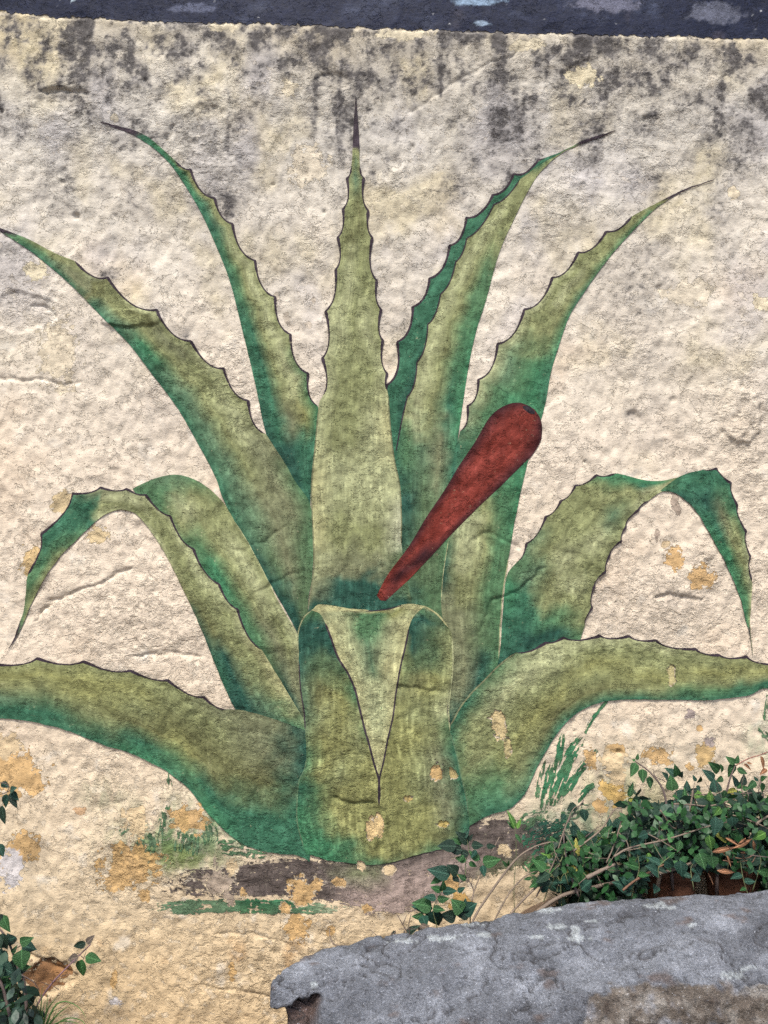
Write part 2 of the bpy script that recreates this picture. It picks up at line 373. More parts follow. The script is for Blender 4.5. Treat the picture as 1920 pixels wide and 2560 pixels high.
def wall_colour():
    x, z, U, V = XX, ZZ, UU, VV
    stops = [(0, (206, 191, 156)), (110, (204, 196, 178)), (300, (214, 208, 194)), (760, (221, 211, 193)), (1180, (224, 210, 189)), (1700, (225, 209, 186)), (2060, (222, 203, 173)), (2350, (218, 196, 160)), (2620, (210, 184, 144))]
    vv = [s[0] for s in stops]; cc = lin(np.array([s[1] for s in stops]))
    Vw = V + 130 * fbm(x * 2.2, z * 2.2, 100, 3)
    col = np.stack([np.interp(Vw, vv, cc[:, k]) for k in range(3)], -1)
    yl = ss(0.05, 0.6, fbm(x * 3.4, z * 2.6, 104, 4)) * 0.75 * ss(60, 500, 900 - np.abs(V - 250)) + 0.55 * ss(0.15, 0.6, fbm(x * 4.4, z * 4, 108, 4)) * ss(1500, 600, V + 300 * (U < 330))
    col = mix(col, lin((214, 202, 168)), np.clip(yl, 0, .8))
    pk = ss(0.1, 0.7, fbm(x * 3.1 + 5, z * 3.1, 112, 4)) * ss(300, 900, V) * ss(2300, 1900, V)
    col = mix(col, lin((218, 198, 172)), pk * 0.5)
    lil = ss(0.05, 0.6, fbm(x * 3.8 + 11, z * 2.4, 116, 4)) * ss(1250, 500, V) * ss(60, 160, V)
    col = mix(col, lin((176, 174, 182)), lil * 0.45)
    wh = ss(0.3, 0.7, fbm(x * 9, z * 9, 118, 4, .6))
    col = mix(col, lin((226, 220, 206)), wh * 0.5)
    och = ss(0.38, 0.7, fbm(x * 6 + 2, z * 6, 122, 4)) * ss(2200, 2460, V)
    col = mix(col, lin((190, 146, 92)), och * 0.6)
    # grime: general towards the top, plus the named stains, broken into specks and short drips
    fine = fbm(x * 42, z * 52, 126, 4, 0.7); mid = fbm(x * 15, z * 13, 130, 4, 0.6)
    drip = fbm(x * 26, z * 3.0, 134, 3, 0.6)
    run = fbm(x * 8, z * 0.9, 137, 3, 0.6)
    g = 1.0 * ss(620, 30, V) * ss(-0.4, 0.5, mid + 0.25 * drip + .4 * fbm(x * 4, z * 5, 139, 3)) + 0.42 * ss(0.0, 0.65, run + .25 * drip) * ss(1000, 150, V) + 0.5 * ss(1250, 300, V) * ss(-.1, .6, fbm(x * 5, z * 4, 136, 4))
    for cu, cv, ru, rv, k in DIRT:
        g = np.maximum(g, 1.7 * k * np.exp(-(((U - cu) / ru) ** 2 + ((V - cv) / rv) ** 2) ** 1.3) * (0.62 + 0.5 * mid))
    sp = ss(0.0, 0.42, fine + 0.25 * mid)
    grime = np.clip(g * (0.75 + 0.45 * sp), 0, 1)
    # faint specks everywhere
    sp2 = ss(0.42, 0.62, fbm(x * 48 + 4, z * 48, 140, 3, .6)) * (0.15 + 0.5 * ss(0, .5, fbm(x * 4, z * 4, 144, 2)))
    col = mix(col, lin((110, 98, 86)), sp2 * 0.5 * ss(2600, 900, V + 500))
    # thin greenish washes left by the painter
    for cu, cv, ru, rv, c, k in ((470, 2080, 170, 85, (128, 152, 112), .9), (420, 2120, 130, 60, (100, 130, 84), .85), (255, 1985, 60, 40, (150, 165, 130), .45), (1560, 2010, 120, 110, (150, 165, 110), .5),
                                 (1900, 1840, 40, 60, (150, 175, 140), .6), (1420, 2060, 110, 70, (110, 140, 115), .75), (440, 2145, 90, 35, (130, 140, 80), .6), (600, 2060, 40, 60, (170, 185, 150), .6)):
        w = np.exp(-(((U - cu) / ru) ** 2 + ((V - cv) / rv) ** 2) ** 1.5) * ss(-.45, .35, fbm(x * 16, z * 8, 150, 4, .65))
        col = mix(col, lin(c), w * k)
    return np.concatenate([col * ALB, grime[..., None]], -1)

def flakes():
    f = np.zeros(UU.shape + (4,))
    f[..., 3] = 0
    for cu, cv, ru, rv, c in PATCHES:
        sel = (np.abs(UU - cu) < ru * 2.2) & (np.abs(VV - cv) < rv * 2.2)
        u, v = UU[sel], VV[sel]
        d = np.hypot((u - cu) / ru, (v - cv) / rv) + 0.9 * fbm(u / 26.0, v / 30.0, 90, 4, 0.7)
        a = np.clip(0.5 + (1 - d) * 0.45, 0, 1)
        cur = f[sel]; w = (a > cur[:, 3]) | (a > 0.5)
        cur[w, :3] = alb(c); cur[:, 3] = np.maximum(cur[:, 3], a); f[sel] = cur
    return f
M_BACK = bpy.data.materials.new('plaster_back'); M_BACK.use_nodes = True
M_BACK.node_tree.nodes['Principled BSDF'].inputs['Base Color'].default_value = (0.35, 0.3, 0.22, 1)
nx, nz = XX.shape
co = np.stack([XX, -HH, ZZ], -1).reshape(-1, 3)
colr = wall_colour().reshape(-1, 4)
idx = np.arange(nx * nz).reshape(nx, nz)
rim = np.concatenate([idx[:, 0], idx[1:, -1], idx[0, 1:-1], idx[-1, 1:-1]])
loop = np.concatenate([idx[:, 0], idx[-1, 1:], idx[-2::-1, -1], idx[0, -2:0:-1]])
back = co[loop].copy(); back[:, 1] = 0.34
nb = len(loop); base = nx * nz
k = np.arange(nb); k2 = (k + 1) % nb
sk = np.stack([loop[k], base + k, base + k2, loop[k2]], -1)
bc = np.stack([np.array([GX[0], .34, GZ[0]]), np.array([GX[-1], .34, GZ[0]]), np.array([GX[-1], .34, GZ[-1]]), np.array([GX[0], .34, GZ[-1]])])
allco = np.concatenate([co, back, bc]); n0 = base + nb
quads = np.concatenate([grid_quads(nx, nz), sk, np.array([[n0, n0 + 3, n0 + 2, n0 + 1]])])
allcol = np.concatenate([colr, colr[loop], np.tile(np.append(alb((200, 185, 150)), 0), (4, 1))])
ext = lambda a: np.concatenate([a.reshape(len(co), -1), np.zeros((nb + 4, a.reshape(len(co), -1).shape[1]))])
wall = link('plaster_wall', np_mesh('plaster_wall', allco, quads, allcol, rough=ext(ROUGH[0]), flake=ext(flakes())), M_PLASTER)
tag(wall, 'weathered cream plaster wall with grey mould and flaking ochre patches', 'wall')

# ------------------------------------------------------------------ painted sheets that follow the relief
GRID = {'F': (0, 0, Fq), 'S': (0, 0, 1.0), 'Z1': (700, 400, .3617), 'Z2': (700, 1000, .3617), 'Z3': (700, 1500, .3617), 'Z4': (1200, 1100, .434), 'Z5': (0, 1150, .4822),
        'Z6': (1400, 1850, .3134), 'Z7': (940, 1950, .3134), 'Z8': (0, 1900, .2983), 'C1': (0, 0, .5787), 'C2': (960, 0, .5787), 'C3': (0, 640, .5787), 'C4': (960, 640, .5787),
        'C5': (0, 1280, .5787), 'C6': (960, 1280, .5787), 'C7': (0, 1920, .5787), 'C8': (960, 1920, .5787)}
def P(*a):
    """points in one or several tracing grids -> photograph pixels: P('Z1', (x, y), ..., 'C3', (x, y))"""
    out = []; g = GRID['S']
    for p in a:
        if isinstance(p, str): g = GRID[p]
        else: out.append((g[0] + p[0] * g[2], g[1] + p[1] * g[2]))
    return out

def catmull(pts, step=2.0):
    pts = np.array(pts, float)
    if len(pts) < 2: return pts
    q = np.vstack([2 * pts[0] - pts[1], pts, 2 * pts[-1] - pts[-2]])
    out = []
    for i in range(1, len(q) - 2):
        p0, p1, p2, p3 = q[i - 1], q[i], q[i + 1], q[i + 2]
        n = max(2, int(np.hypot(*(p2 - p1)) / step))
        t = np.linspace(0, 1, n, endpoint=False)[:, None]
        out.append(0.5 * (2 * p1 + (p2 - p0) * t + (2 * p0 - 5 * p1 + 4 * p2 - p3) * t ** 2 + (3 * p1 - p0 - 3 * p2 + p3) * t ** 3))
    out.append(pts[-1:]); return np.vstack(out)

def edge(segs, side, depth=0.2):
    """segs: ('s', smooth points) and ('t', thorn tips). side +1 for the left edge seen from base to tip. Returns polyline and thorn weight"""
    poly = []; th = []; last = None
    for kind, pts in segs:
        if kind == 's':
            pp = ([last] if last is not None else []) + list(pts)
            c = catmull(pp); poly.append(c); th.append(np.full(len(c), -1.0)); last = tuple(c[-1])
        else:
            pp = ([last] if last is not None else []) + list(pts)
            for a, b in zip(pp[:-1], pp[1:]):
                a = np.array(a); b = np.array(b); d = b - a; L = np.hypot(*d)
                nrm = np.array([-d[1], d[0]]) / max(L, 1e-6) * side
                ctl = a + 0.30 * d + nrm * depth * L * 1.5
                t = np.linspace(0, 1, max(6, int(L / 2.0)), endpoint=False)[:, None]
                poly.append((1 - t) ** 2 * a + 2 * t * (1 - t) * ctl + t * t * b)
                w = np.abs(t[:, 0] - 0.42) / 0.58
                th.append(np.clip(w, 0, 1))
            last = pp[-1]
    poly = np.vstack(poly + [np.array([last])]); th = np.concatenate(th + [[th[-1][-1]]])
    keep = np.concatenate([[True], np.hypot(*(poly[1:] - poly[:-1]).T) > 1e-3])
    return poly[keep], th[keep]

def resample(p, n):
    d = np.concatenate([[0], np.cumsum(np.hypot(*(p[1:] - p[:-1]).T))])
    t = np.linspace(0, d[-1], n)
    return np.stack([np.interp(t, d, p[:, 0]), np.interp(t, d, p[:, 1])], -1)

PAL_ = {'O': (132, 137, 94), 'L': (164, 168, 126), 'Y': (138, 139, 88), 'B': (108, 110, 72), 'G': (82, 118, 82), 'T': (58, 106, 80), 'D': (42, 82, 68), 'E': (64, 120, 84),
        'P': (60, 50, 58), 'R': (122, 50, 40), 'M': (60, 28, 32), 'W': (178, 180, 150), 'N': (122, 126, 94), 'S': (96, 122, 92), 'K': (48, 40, 46), 'Q': (86, 108, 76), 'V': (166, 148, 138), 'X': (98, 88, 82), 'H': (172, 170, 124)}

def table_colour(rows, fu, fv):
    R = len(rows)
    tab = [lin(np.array([PAL_[c] for c in r[1]])) for r in rows]; us = np.array([r[0] for r in rows])
    per = []
    for t in tab:
        k = len(t); xs = np.linspace(0, 1, k)
        per.append(np.stack([np.interp(fv, xs, t[:, j]) for j in range(3)], -1))
    out = per[0].copy()
    for i in range(R - 1):
        w = ss(us[i], us[i + 1], fu)
        out = mix(out, per[i + 1], w)
    return out

def wear_at(U, V):
    w = np.zeros(U.shape)
    for i, p in enumerate(PATCHES):
        if p[1] > 1600: w = np.maximum(w, patch_mask(U, V, p, i))
    return w

_layer = [0]
def sheet(name, Apts, Bpts, rows, parent, bottom=None, top=None, mat=None, step=3.4, seed=0, streak=1.0, cover=1.0, fade=0.0, edge_soft=0.0, layer=None, dabs=0.5, dry=0.0):
    if layer is None: _layer[0] += 1; layer = _layer[0]
    la = np.hypot(*(Apts[1:] - Apts[:-1]).T).sum(); lb = np.hypot(*(Bpts[1:] - Bpts[:-1]).T).sum()
    nu = max(6, int(max(la, lb) / step)); A = resample(Apts, nu); B = resample(Bpts, nu)
    width = np.hypot(*(A - B).T).max(); nv = max(5, int(width / step) + 1)
    if bottom is not None: nv = max(nv, 40)
    s = np.linspace(0, 1, nu)[:, None, None]; t = np.linspace(0, 1, nv)[None, :, None]
    uv = A[:, None] * (1 - t) + B[:, None] * t
    if bottom is not None or top is not None:
        c0 = resample(np.array(catmull([A[0]] + list(bottom or []) + [B[0]])), nv); c1 = resample(np.array(catmull([A[-1]] + list(top or []) + [B[-1]])), nv)
        l0 = A[0] * (1 - t[0]) + B[0] * t[0]; l1 = A[-1] * (1 - t[0]) + B[-1] * t[0]
        uv = uv + (1 - s) * (c0 - l0)[None] + s * (c1 - l1)[None]
    U, V = uv[..., 0], uv[..., 1]
    fu = np.broadcast_to(s[..., 0], U.shape); fv = np.broadcast_to(t[..., 0], U.shape)
    wob = 0.035 * fbm(U / 60.0, V / 60.0, 200 + seed, 3)
    col = table_colour(rows, np.clip(fu + wob, 0, 1), np.clip(fv + wob * 1.2, 0, 1))
    # brush work: streaks along the leaf, dry-brush dabs, uneven coats
    w_px = np.maximum(np.hypot(A[:, 0] - B[:, 0], A[:, 1] - B[:, 1]), 8)[:, None]
    st = fbm(fv * width / 9.0 + seed * 3.1, fu * la / 95.0, 210 + seed, 3, .6)
    bl = fbm(U / 48.0, V / 75.0, 220 + seed, 4, .6)
    bl2 = fbm(U / 13.0, V / 30.0, 226 + seed, 3, .65)
    st3 = fbm(fv * width / 4.5 + seed, fu * la / 60.0, 214 + seed, 2, .6)
    k_ = 1 + streak * (0.24 * st + 0.20 * bl + 0.16 * bl2 + 0.12 * st3)
    col = col * np.clip(k_, .5, 1.7)[..., None]
    dab = ss(.15, .6, bl * .8 + .5 * st + .4 * bl2) * dabs * .6
    bright = np.clip(col * 1.45 + 0.022, 0, 1)
    col = mix(col, bright, dab)
    vb = ss(.22, .5, fbm(U / 7.5, V / 85.0, 232 + seed, 3, .6)) * .5 * min(1, dabs * 1.6)
    col = mix(col, col * 1.5 + .02, vb)
    vd = ss(.3, .6, fbm(U / 9.0 + 40, V / 90.0, 236 + seed, 3, .6)) * .35
    col = mix(col, col * .68, vd)
    dk = ss(.35, .8, -bl + .3 * bl2) * .35
    col = mix(col, col * 0.6, dk)
    cov = cover - 0.9 * wear_at(U, V)
    cov = cov - 0.22 * ss(.35, .75, fbm(U / 22.0, V / 22.0, 240 + seed, 4, .65)) * (1 if cover > .9 else 1.6)
    if dry:
        cov = cov - dry * ss(-.15, .5, fbm(fv * width / 5.0 + seed * 2.7, fu * la / 60.0, 250 + seed, 3, .65) + .35 * bl2)
    if fade:
        cov = cov - fade * ss(.18, 0, np.minimum(np.minimum(fu, 1 - fu), np.minimum(fv, 1 - fv))) - 0.35 * fade * np.clip(bl2 + bl, 0, 1.2)
    X, Z = wx(U), wz(V)
    Y = -(sample_h(X, Z) + 0.0009 + 0.00021 * layer)
    me = np_mesh(name, np.stack([X, Y, Z], -1).reshape(-1, 3), grid_quads(nu, nv), np.concatenate([col.reshape(-1, 3) * ALB, cov.reshape(-1, 1)], 1), rough=sample_h(X, Z, ROUGH[0]))
    o = link(name, me, mat or M_PAINT, parent); o['paint_layer'] = layer
    return o

def ribbon(name, poly, widths, parent, layer, colour='P', taper=True, cover=1.0, seed=0):
    p = np.asarray(poly); n = max(4, int(np.hypot(*(p[1:] - p[:-1]).T).sum() / 3.0))
    d = np.concatenate([[0], np.cumsum(np.hypot(*(p[1:] - p[:-1]).T))]); t = np.linspace(0, d[-1], n)
    q = np.stack([np.interp(t, d, p[:, 0]), np.interp(t, d, p[:, 1])], -1); w = np.interp(t, d, widths)
    w = w * (1 + .3 * fbm(t / 14.0, t * 0 + seed, 260, 2))
    if taper: w = w * np.clip(np.minimum(t, d[-1] - t) / 12.0, .15, 1)
    tg = np.gradient(q, axis=0); tg /= np.maximum(np.hypot(tg[:, 0], tg[:, 1]), 1e-6)[:, None]
    nr = np.stack([-tg[:, 1], tg[:, 0]], -1)
    vs_ = np.array([-1, 0, 1])[None, :, None]
    uv = q[:, None] + nr[:, None] * vs_ * w[:, None, None] * .5
    U, V = uv[..., 0], uv[..., 1]; X, Z = wx(U), wz(V)
    Y = -(sample_h(X, Z) + 0.0009 + 0.00021 * layer + 0.00022)
    col = np.broadcast_to(lin(PAL_[colour]) * ALB, U.shape + (3,)) * (1 + .25 * fbm(U / 20., V / 20., 262, 3))[..., None]
    cov = cover - .3 * ss(.2, .7, fbm(U / 25.0, V / 25.0, 266 + seed, 3)) - .7 * wear_at(U, V)
    me = np_mesh(name, np.stack([X, Y, Z], -1).reshape(-1, 3), grid_quads(n, 3), np.concatenate([col.reshape(-1, 3), cov.reshape(-1, 1)], 1))
    return link(name, me, M_PAINT, parent)

mural = empty('agave_mural', (0, 0, 0))
tag(mural, 'mural of a large green agave with a red club-shaped bud painted on plaster', 'mural')

def painted_leaf(label, A, B, rows, seed, outline='AB', name='painted_leaf', base_w=3.2, thorn_w=8.5, dep=0.2, parent=None, lines=(), **kw):
    Ap, At = edge(A, +1, dep); Bp, Bt = edge(B, -1, dep)
    o = sheet(name, Ap, Bp, rows, parent or mural, seed=seed, **kw)
    if label: o['label'] = label
    for c, (pl, th) in (('A', (Ap, At)), ('B', (Bp, Bt))):
        if c not in outline: continue
        run = []
        idxs = np.where(th >= 0)[0]
        if len(idxs) == 0: continue
        i0, i1 = max(idxs[0], 0), min(idxs[-1] + 2, len(pl))
        w = base_w + (thorn_w - base_w) * np.clip(th[i0:i1], 0, 1) ** 2.2
        ribbon('thorn_outline', pl[i0:i1], w, o, o['paint_layer'], seed=seed)
    for pl, w, colr_ in lines:
        q = catmull(pl); ribbon('edge_line', q, np.full(len(q), w), o, o['paint_layer'], colr_, seed=seed + 1)
    return o

# ---- painted ground under the plant
g = sheet('painted_shadow', catmull(P('S', (398, 2215), (470, 2170), (560, 2163), (700, 2140), (850, 2140), (1000, 2110), (1150, 2045), (1250, 2035), (1400, 2050), (1480, 2080))),
          catmull(P('S', (398, 2225), (520, 2243), (700, 2245), (850, 2262), (950, 2290), (1080, 2268), (1150, 2215), (1250, 2185), (1400, 2140), (1480, 2110))),
          [(0, 'XX'), (.1, 'XX'), (.36, 'XXX'), (.46, 'XNVV'), (.55, 'NXVVV'), (.68, 'XXVV'), (.8, 'XXXN'), (.9, 'DXX'), (1, 'DD')], mural, seed=1, cover=.9, fade=.45, dry=.34)
g['label'] = 'dark purple brown strip of painted ground'
g2 = sheet('painted_grass', catmull(P('S', (368, 2262), (450, 2248), (600, 2243), (750, 2250), (880, 2262))), catmull(P('S', (372, 2272), (450, 2285), (600, 2285), (750, 2285), (880, 2274))),
           [(0, 'S'), (.35, 'SS'), (.5, 'EG'), (.65, 'ES'), (.8, 'S'), (1, 'W')], mural, seed=2, cover=.9, fade=.45, dry=.55)
g2['label'] = 'green painted strip of grass below the dark ground'

def stroke(pts, w, rows, cover, seed, layer):
    q = catmull(pts); tg = np.gradient(q, axis=0); tg /= np.maximum(np.hypot(tg[:, 0], tg[:, 1]), 1e-6)[:, None]
    nr = np.stack([-tg[:, 1], tg[:, 0]], -1); prof = w * .5 * np.clip(np.sin(np.linspace(.2, 2.95, len(q))) ** .25, .5, 1)[:, None] * (1 + .25 * fbm(np.arange(len(q)) / 7.0, np.zeros(len(q)) + seed, 256, 2))[:, None]
    return sheet('brush_stroke', q + nr * prof, q - nr * prof, rows, mural, seed=seed, cover=cover, fade=.2, layer=layer, dry=.75)
STROKES = [([(1390, 1915), (1398, 1875), (1404, 1832)], 20), ([(1405, 1925), (1428, 1880), (1456, 1842)], 30), ([(1462, 1832), (1478, 1800), (1517, 1752)], 10), ([(1425, 1950), (1455, 1910), (1492, 1875)], 15),
           ([(1355, 2020), (1366, 1965), (1385, 1905)], 26), ([(1372, 2010), (1398, 1950), (1424, 1895)], 30), ([(1395, 2005), (1430, 1950), (1470, 1900)], 22), ([(1440, 2000), (1465, 1972), (1484, 1958)], 18),
           ([(1340, 1990), (1348, 1945), (1362, 1895)], 14), ([(1905, 1800), (1912, 1770), (1916, 1735)], 9), ([(1890, 1810), (1910, 1835), (1935, 1855)], 18),
           ([(416, 2065), (421, 2035), (425, 2010)], 30), ([(450, 2130), (455, 2100), (461, 2075)], 40), ([(372, 2128), (376, 2100), (370, 2080)], 46), ([(428, 1965), (425, 1945), (424, 1925)], 16), ([(402, 2110), (402, 2075), (408, 2045)], 26),
           ([(335, 2145), (350, 2118), (350, 2092)], 34), ([(1310, 2130), (1360, 2090), (1430, 2065)], 90), ([(1310, 2150), (1340, 2180), (1335, 2205)], 40), ([(680, 2125), (610, 2120), (545, 2112)], 44),
           ([(300, 2085), (320, 2070), (345, 2066)], 30), ([(520, 2110), (525, 2080), (520, 2050)], 46), ([(480, 2135), (484, 2110), (490, 2085)], 40), ([(1300, 2060), (1330, 2040), (1370, 2030)], 40), ([(1400, 2040), (1440, 2025), (1480, 2020)], 34)]
for i, (pts, w) in enumerate(STROKES):
    stroke(pts, w, [(0, 'G'), (.5, 'E' if i < 8 else 'S'), (1, 'G')] if i != 17 else [(0, 'T'), (.5, 'D'), (1, 'T')], .88 if i < 8 else .72, 3 + i, 3)
_layer[0] = 3

# ---- the leaves, from the back of the rosette to the front
painted_leaf('tall painted leaf curving left, teal edge and dark tip hooked leftward',
    [('s', P('S', (772, 1300), (740, 1214), (694, 1145), (665, 1082), (637, 952), (608, 831), (579, 715), (550, 637), (503, 532), (451, 446), (417, 402), (370, 362), (324, 336), (252, 307)))],
    [('s', P('S', (776, 1300), (778, 1203), (790, 1109), (798, 1036), (795, 1016))), ('t', P('S', (771, 935), (727, 838), (689, 744), (638, 652), (582, 561), (538, 498), (477, 425), (440, 405))), ('s', P('S', (393, 363), (347, 333), (252, 305)))],
    [(0, 'DTD'), (.14, 'DDTT'), (.22, 'DTNYE'), (.3, 'TTOLG'), (.4, 'TTOLO'), (.55, 'TGOLO'), (.68, 'TTSOO'), (.78, 'TEGOB'), (.86, 'TEG'), (.9, 'TTT'), (.935, 'PP'), (1, 'PP')], 11, outline='B', thorn_w=7.5)
leafD = painted_leaf('tall painted leaf curving right with dark green folded margin',
    [('s', P('S', (1000, 1570), (990, 1400), (988, 1250), (978, 1100), (966, 1000), (967, 964))), ('t', P('S', (993, 856), (1032, 768), (1074, 697), (1124, 615), (1166, 545), (1233, 487), (1284, 436), (1345, 402))), ('s', P('S', (1406, 379), (1463, 350), (1537, 328)))],
    [('s', P('S', (1118, 1570), (1112, 1500), (1118, 1400), (1126, 1290), (1130, 1203), (1145, 1090), (1160, 987), (1174, 900), (1191, 825), (1215, 750), (1247, 635), (1284, 550), (1325, 469), (1359, 422), (1417, 377), (1537, 330)))],
    [(0, 'DDGQ'), (.1, 'DQQQG'), (.2, 'DDQQG'), (.3, 'TGSNT'), (.38, 'TOLOTE'), (.5, 'OOLOGE'), (.62, 'OOLOGG'), (.72, 'OOLOO'), (.82, 'GOOO'), (.88, 'TGO'), (.915, 'GB'), (.945, 'PP'), (1, 'PP')], 12, outline='A', thorn_w=8)
# its folded dark margin
oA, _ = edge([('s', P('S', (986, 1165), (978, 1100), (966, 1000), (967, 964))), ('t', P('S', (993, 856), (1032, 768), (1074, 697), (1124, 615), (1166, 545), (1233, 487), (1284, 436), (1345, 402))), ('s', P('S', (1400, 382)))], +1)
oB, _ = edge([('s', P('S', (988, 1165), (1004, 1054), (1018, 993))), ('t', P('S', (1042, 906), (1069, 812), (1101, 736), (1139, 655), (1167, 595), (1235, 510), (1300, 448))), ('s', P('S', (1350, 412), (1402, 384)))], +1, .12)
fold = sheet('leaf_fold', oA, oB, [(0, 'TTT'), (.2, 'TTD'), (.4, 'TTT'), (.6, 'TTT'), (.8, 'ETT'), (1, 'TT')], leafD, seed=13, dabs=.2)
ribbon('thorn_outline', oA[40:-20], np.full(len(oA) - 60, 5.0), leafD, fold['paint_layer'], seed=3)
fl, _ = edge([('s', P('S', (989, 1134), (1004, 1054), (1018, 993))), ('t', P('S', (1042, 906), (1069, 812), (1101, 736), (1139, 655), (1167, 595), (1235, 510), (1300, 448)))], +1, .12)
ribbon('edge_line', fl, np.full(len(fl), 3.2), leafD, fold['paint_layer'], 'P', seed=5)

leafE = painted_leaf('slender painted leaf on the far right of the rosette behind the red bud',
    [('s', P('S', (1110, 1830), (1120, 1753), (1112, 1600), (1102, 1506), (1107, 1434), (1122, 1344), (1129, 1200), (1138, 1127), (1150, 1078))), ('t', P('S', (1168, 1016), (1195, 950), (1243, 861), (1309, 776), (1380, 695), (1443, 634), (1513, 582), (1576, 545))), ('s', P('S', (1649, 505), (1712, 474), (1785, 449)))],
    [('s', P('S', (1180, 1830), (1236, 1700), (1246, 1640), (1253, 1500), (1261, 1450), (1272, 1385), (1289, 1287), (1317, 1158), (1359, 1022), (1377, 929), (1400, 854), (1423, 790), (1463, 727), (1526, 640), (1608, 551), (1654, 511), (1712, 478), (1785, 451)))],
    [(0, 'DDD'), (.08, 'NNDT'), (.16, 'NNQG'), (.22, 'DOOGG'), (.29, 'QLLOGG'), (.35, 'DGOGE'), (.42, 'TGEE'), (.5, 'LGEEE'), (.555, 'LSGET'), (.66, 'LOOOE'), (.7, 'LOLOT'), (.8, 'OOOG'), (.87, 'OOE'), (.895, 'OG'), (.915, 'BB'), (.93, 'PP'), (1, 'PP')], 15, outline='A', thorn_w=8,
    lines=[(P('S', (1246, 1650), (1250, 1560), (1256, 1480), (1270, 1395)), 2.2, 'L'), (P('S', (1102, 1506), (1107, 1434), (1120, 1350)), 2, 'L')])
painted_leaf('broad painted leaf sweeping up to the left frame edge with teal underside',
    [('s', P('S', (752, 1640), (743, 1579), (665, 1439), (603, 1338), (562, 1256), (538, 1190), (492, 1103), (446, 1022), (382, 935), (324, 860), (249, 785), (174, 709), (95, 642), (52, 612), (0, 578), (-18, 566)))],
    [('s', P('S', (772, 1640), (771, 1512), (781, 1439), (783, 1352), (776, 1262), (740, 1206), (712, 1157), (665, 1085))), ('t', P('S', (621, 1002), (560, 922), (480, 855), (395, 778), (272, 696), (190, 655))), ('s', P('S', (139, 634), (75, 601), (0, 571), (-18, 565)))],
    [(0, 'DDD'), (.08, 'DDQQ'), (.18, 'DQNQG'), (.28, 'TSNNG'), (.37, 'TSONN'), (.45, 'TSOLO'), (.55, 'TSOOL'), (.62, 'TEONO'), (.7, 'TSOBL'), (.745, 'TSOOO'), (.77, 'SOBB'), (.79, 'NBBN'), (.81, 'TNNN'), (.87, 'TSOO'), (.92, 'TGO'), (.955, 'GG'), (.975, 'PP'), (1, 'PP')], 17, outline='B', thorn_w=8)
painted_leaf('upright central painted leaf ending in a long dark spike',
    [('s', P('S', (770, 1530), (781, 1470), (785, 1398), (781, 1289), (779, 1203), (790, 1108), (797, 1018), (808, 990))), ('t', P('S', (807, 897), (815, 780), (840, 677), (845, 597), (858, 527), (868, 449), (879, 420))), ('s', P('S', (881, 398), (882, 370), (885, 301), (889, 247)))],
    [('s', P('S', (1030, 1530), (1027, 1495), (1018, 1452), (1004, 1362), (1003, 1289), (997, 1203), (984, 1145), (973, 1054), (969, 979))), ('t', P('S', (968, 935), (957, 852), (953, 776), (942, 704), (931, 597), (921, 530), (910, 449), (900, 420))), ('s', P('S', (899, 398), (899, 370), (896, 315), (891, 247)))],
    [(0, 'DDDD'), (.045, 'NDDDQ'), (.09, 'LNNNQ'), (.15, 'HOOOW'), (.25, 'HLLLL'), (.35, 'LOOLH'), (.45, 'LOOOL'), (.55, 'LLOLO'), (.65, 'OLOO'), (.72, 'OBOO'), (.78, 'OOBO'), (.85, 'OSO'), (.885, 'OO'), (.905, 'PP'), (1, 'KK')], 19, outline='AB', thorn_w=8.5, dep=.15,
    lines=[(P('S', (772, 1520), (783, 1440), (785, 1390), (781, 1289), (779, 1215), (788, 1120), (797, 1025)), 3.0, 'N'), (P('S', (1003, 1360), (1003, 1289), (999, 1215), (985, 1145), (975, 1060), (970, 985)), 3.0, 'N')])
bud = sheet('painted_bud', catmull(P('S', (942, 1488), (971, 1434), (1022, 1365), (1065, 1293), (1109, 1228), (1148, 1163), (1185, 1108), (1221, 1047), (1253, 1019), (1288, 1008), (1316, 1013), (1332, 1023))),
            catmull(P('S', (964, 1502), (1018, 1452), (1076, 1391), (1127, 1336), (1199, 1264), (1253, 1213), (1300, 1166), (1330, 1137), (1349, 1104), (1354, 1075), (1348, 1045), (1334, 1024))),
            [(0, 'RRM'), (.12, 'RMR'), (.25, 'MRMM'), (.3, 'MRRM'), (.38, 'MRRRM'), (.6, 'MRRRM'), (.75, 'MRRRM'), (.88, 'MRRM'), (.95, 'MRM'), (1, 'MM')], mural, seed=21, dabs=.35, bottom=P('S', (951, 1500)))
bud['label'] = 'red brown club-shaped painted bud leaning to the right'
sheet('bud_tip', catmull(P('S', (1305, 1017), (1320, 1015), (1336, 1030))), catmull(P('S', (1307, 1023), (1320, 1034), (1335, 1037))), [(0, 'K'), (1, 'K')], bud, seed=22, dabs=0)

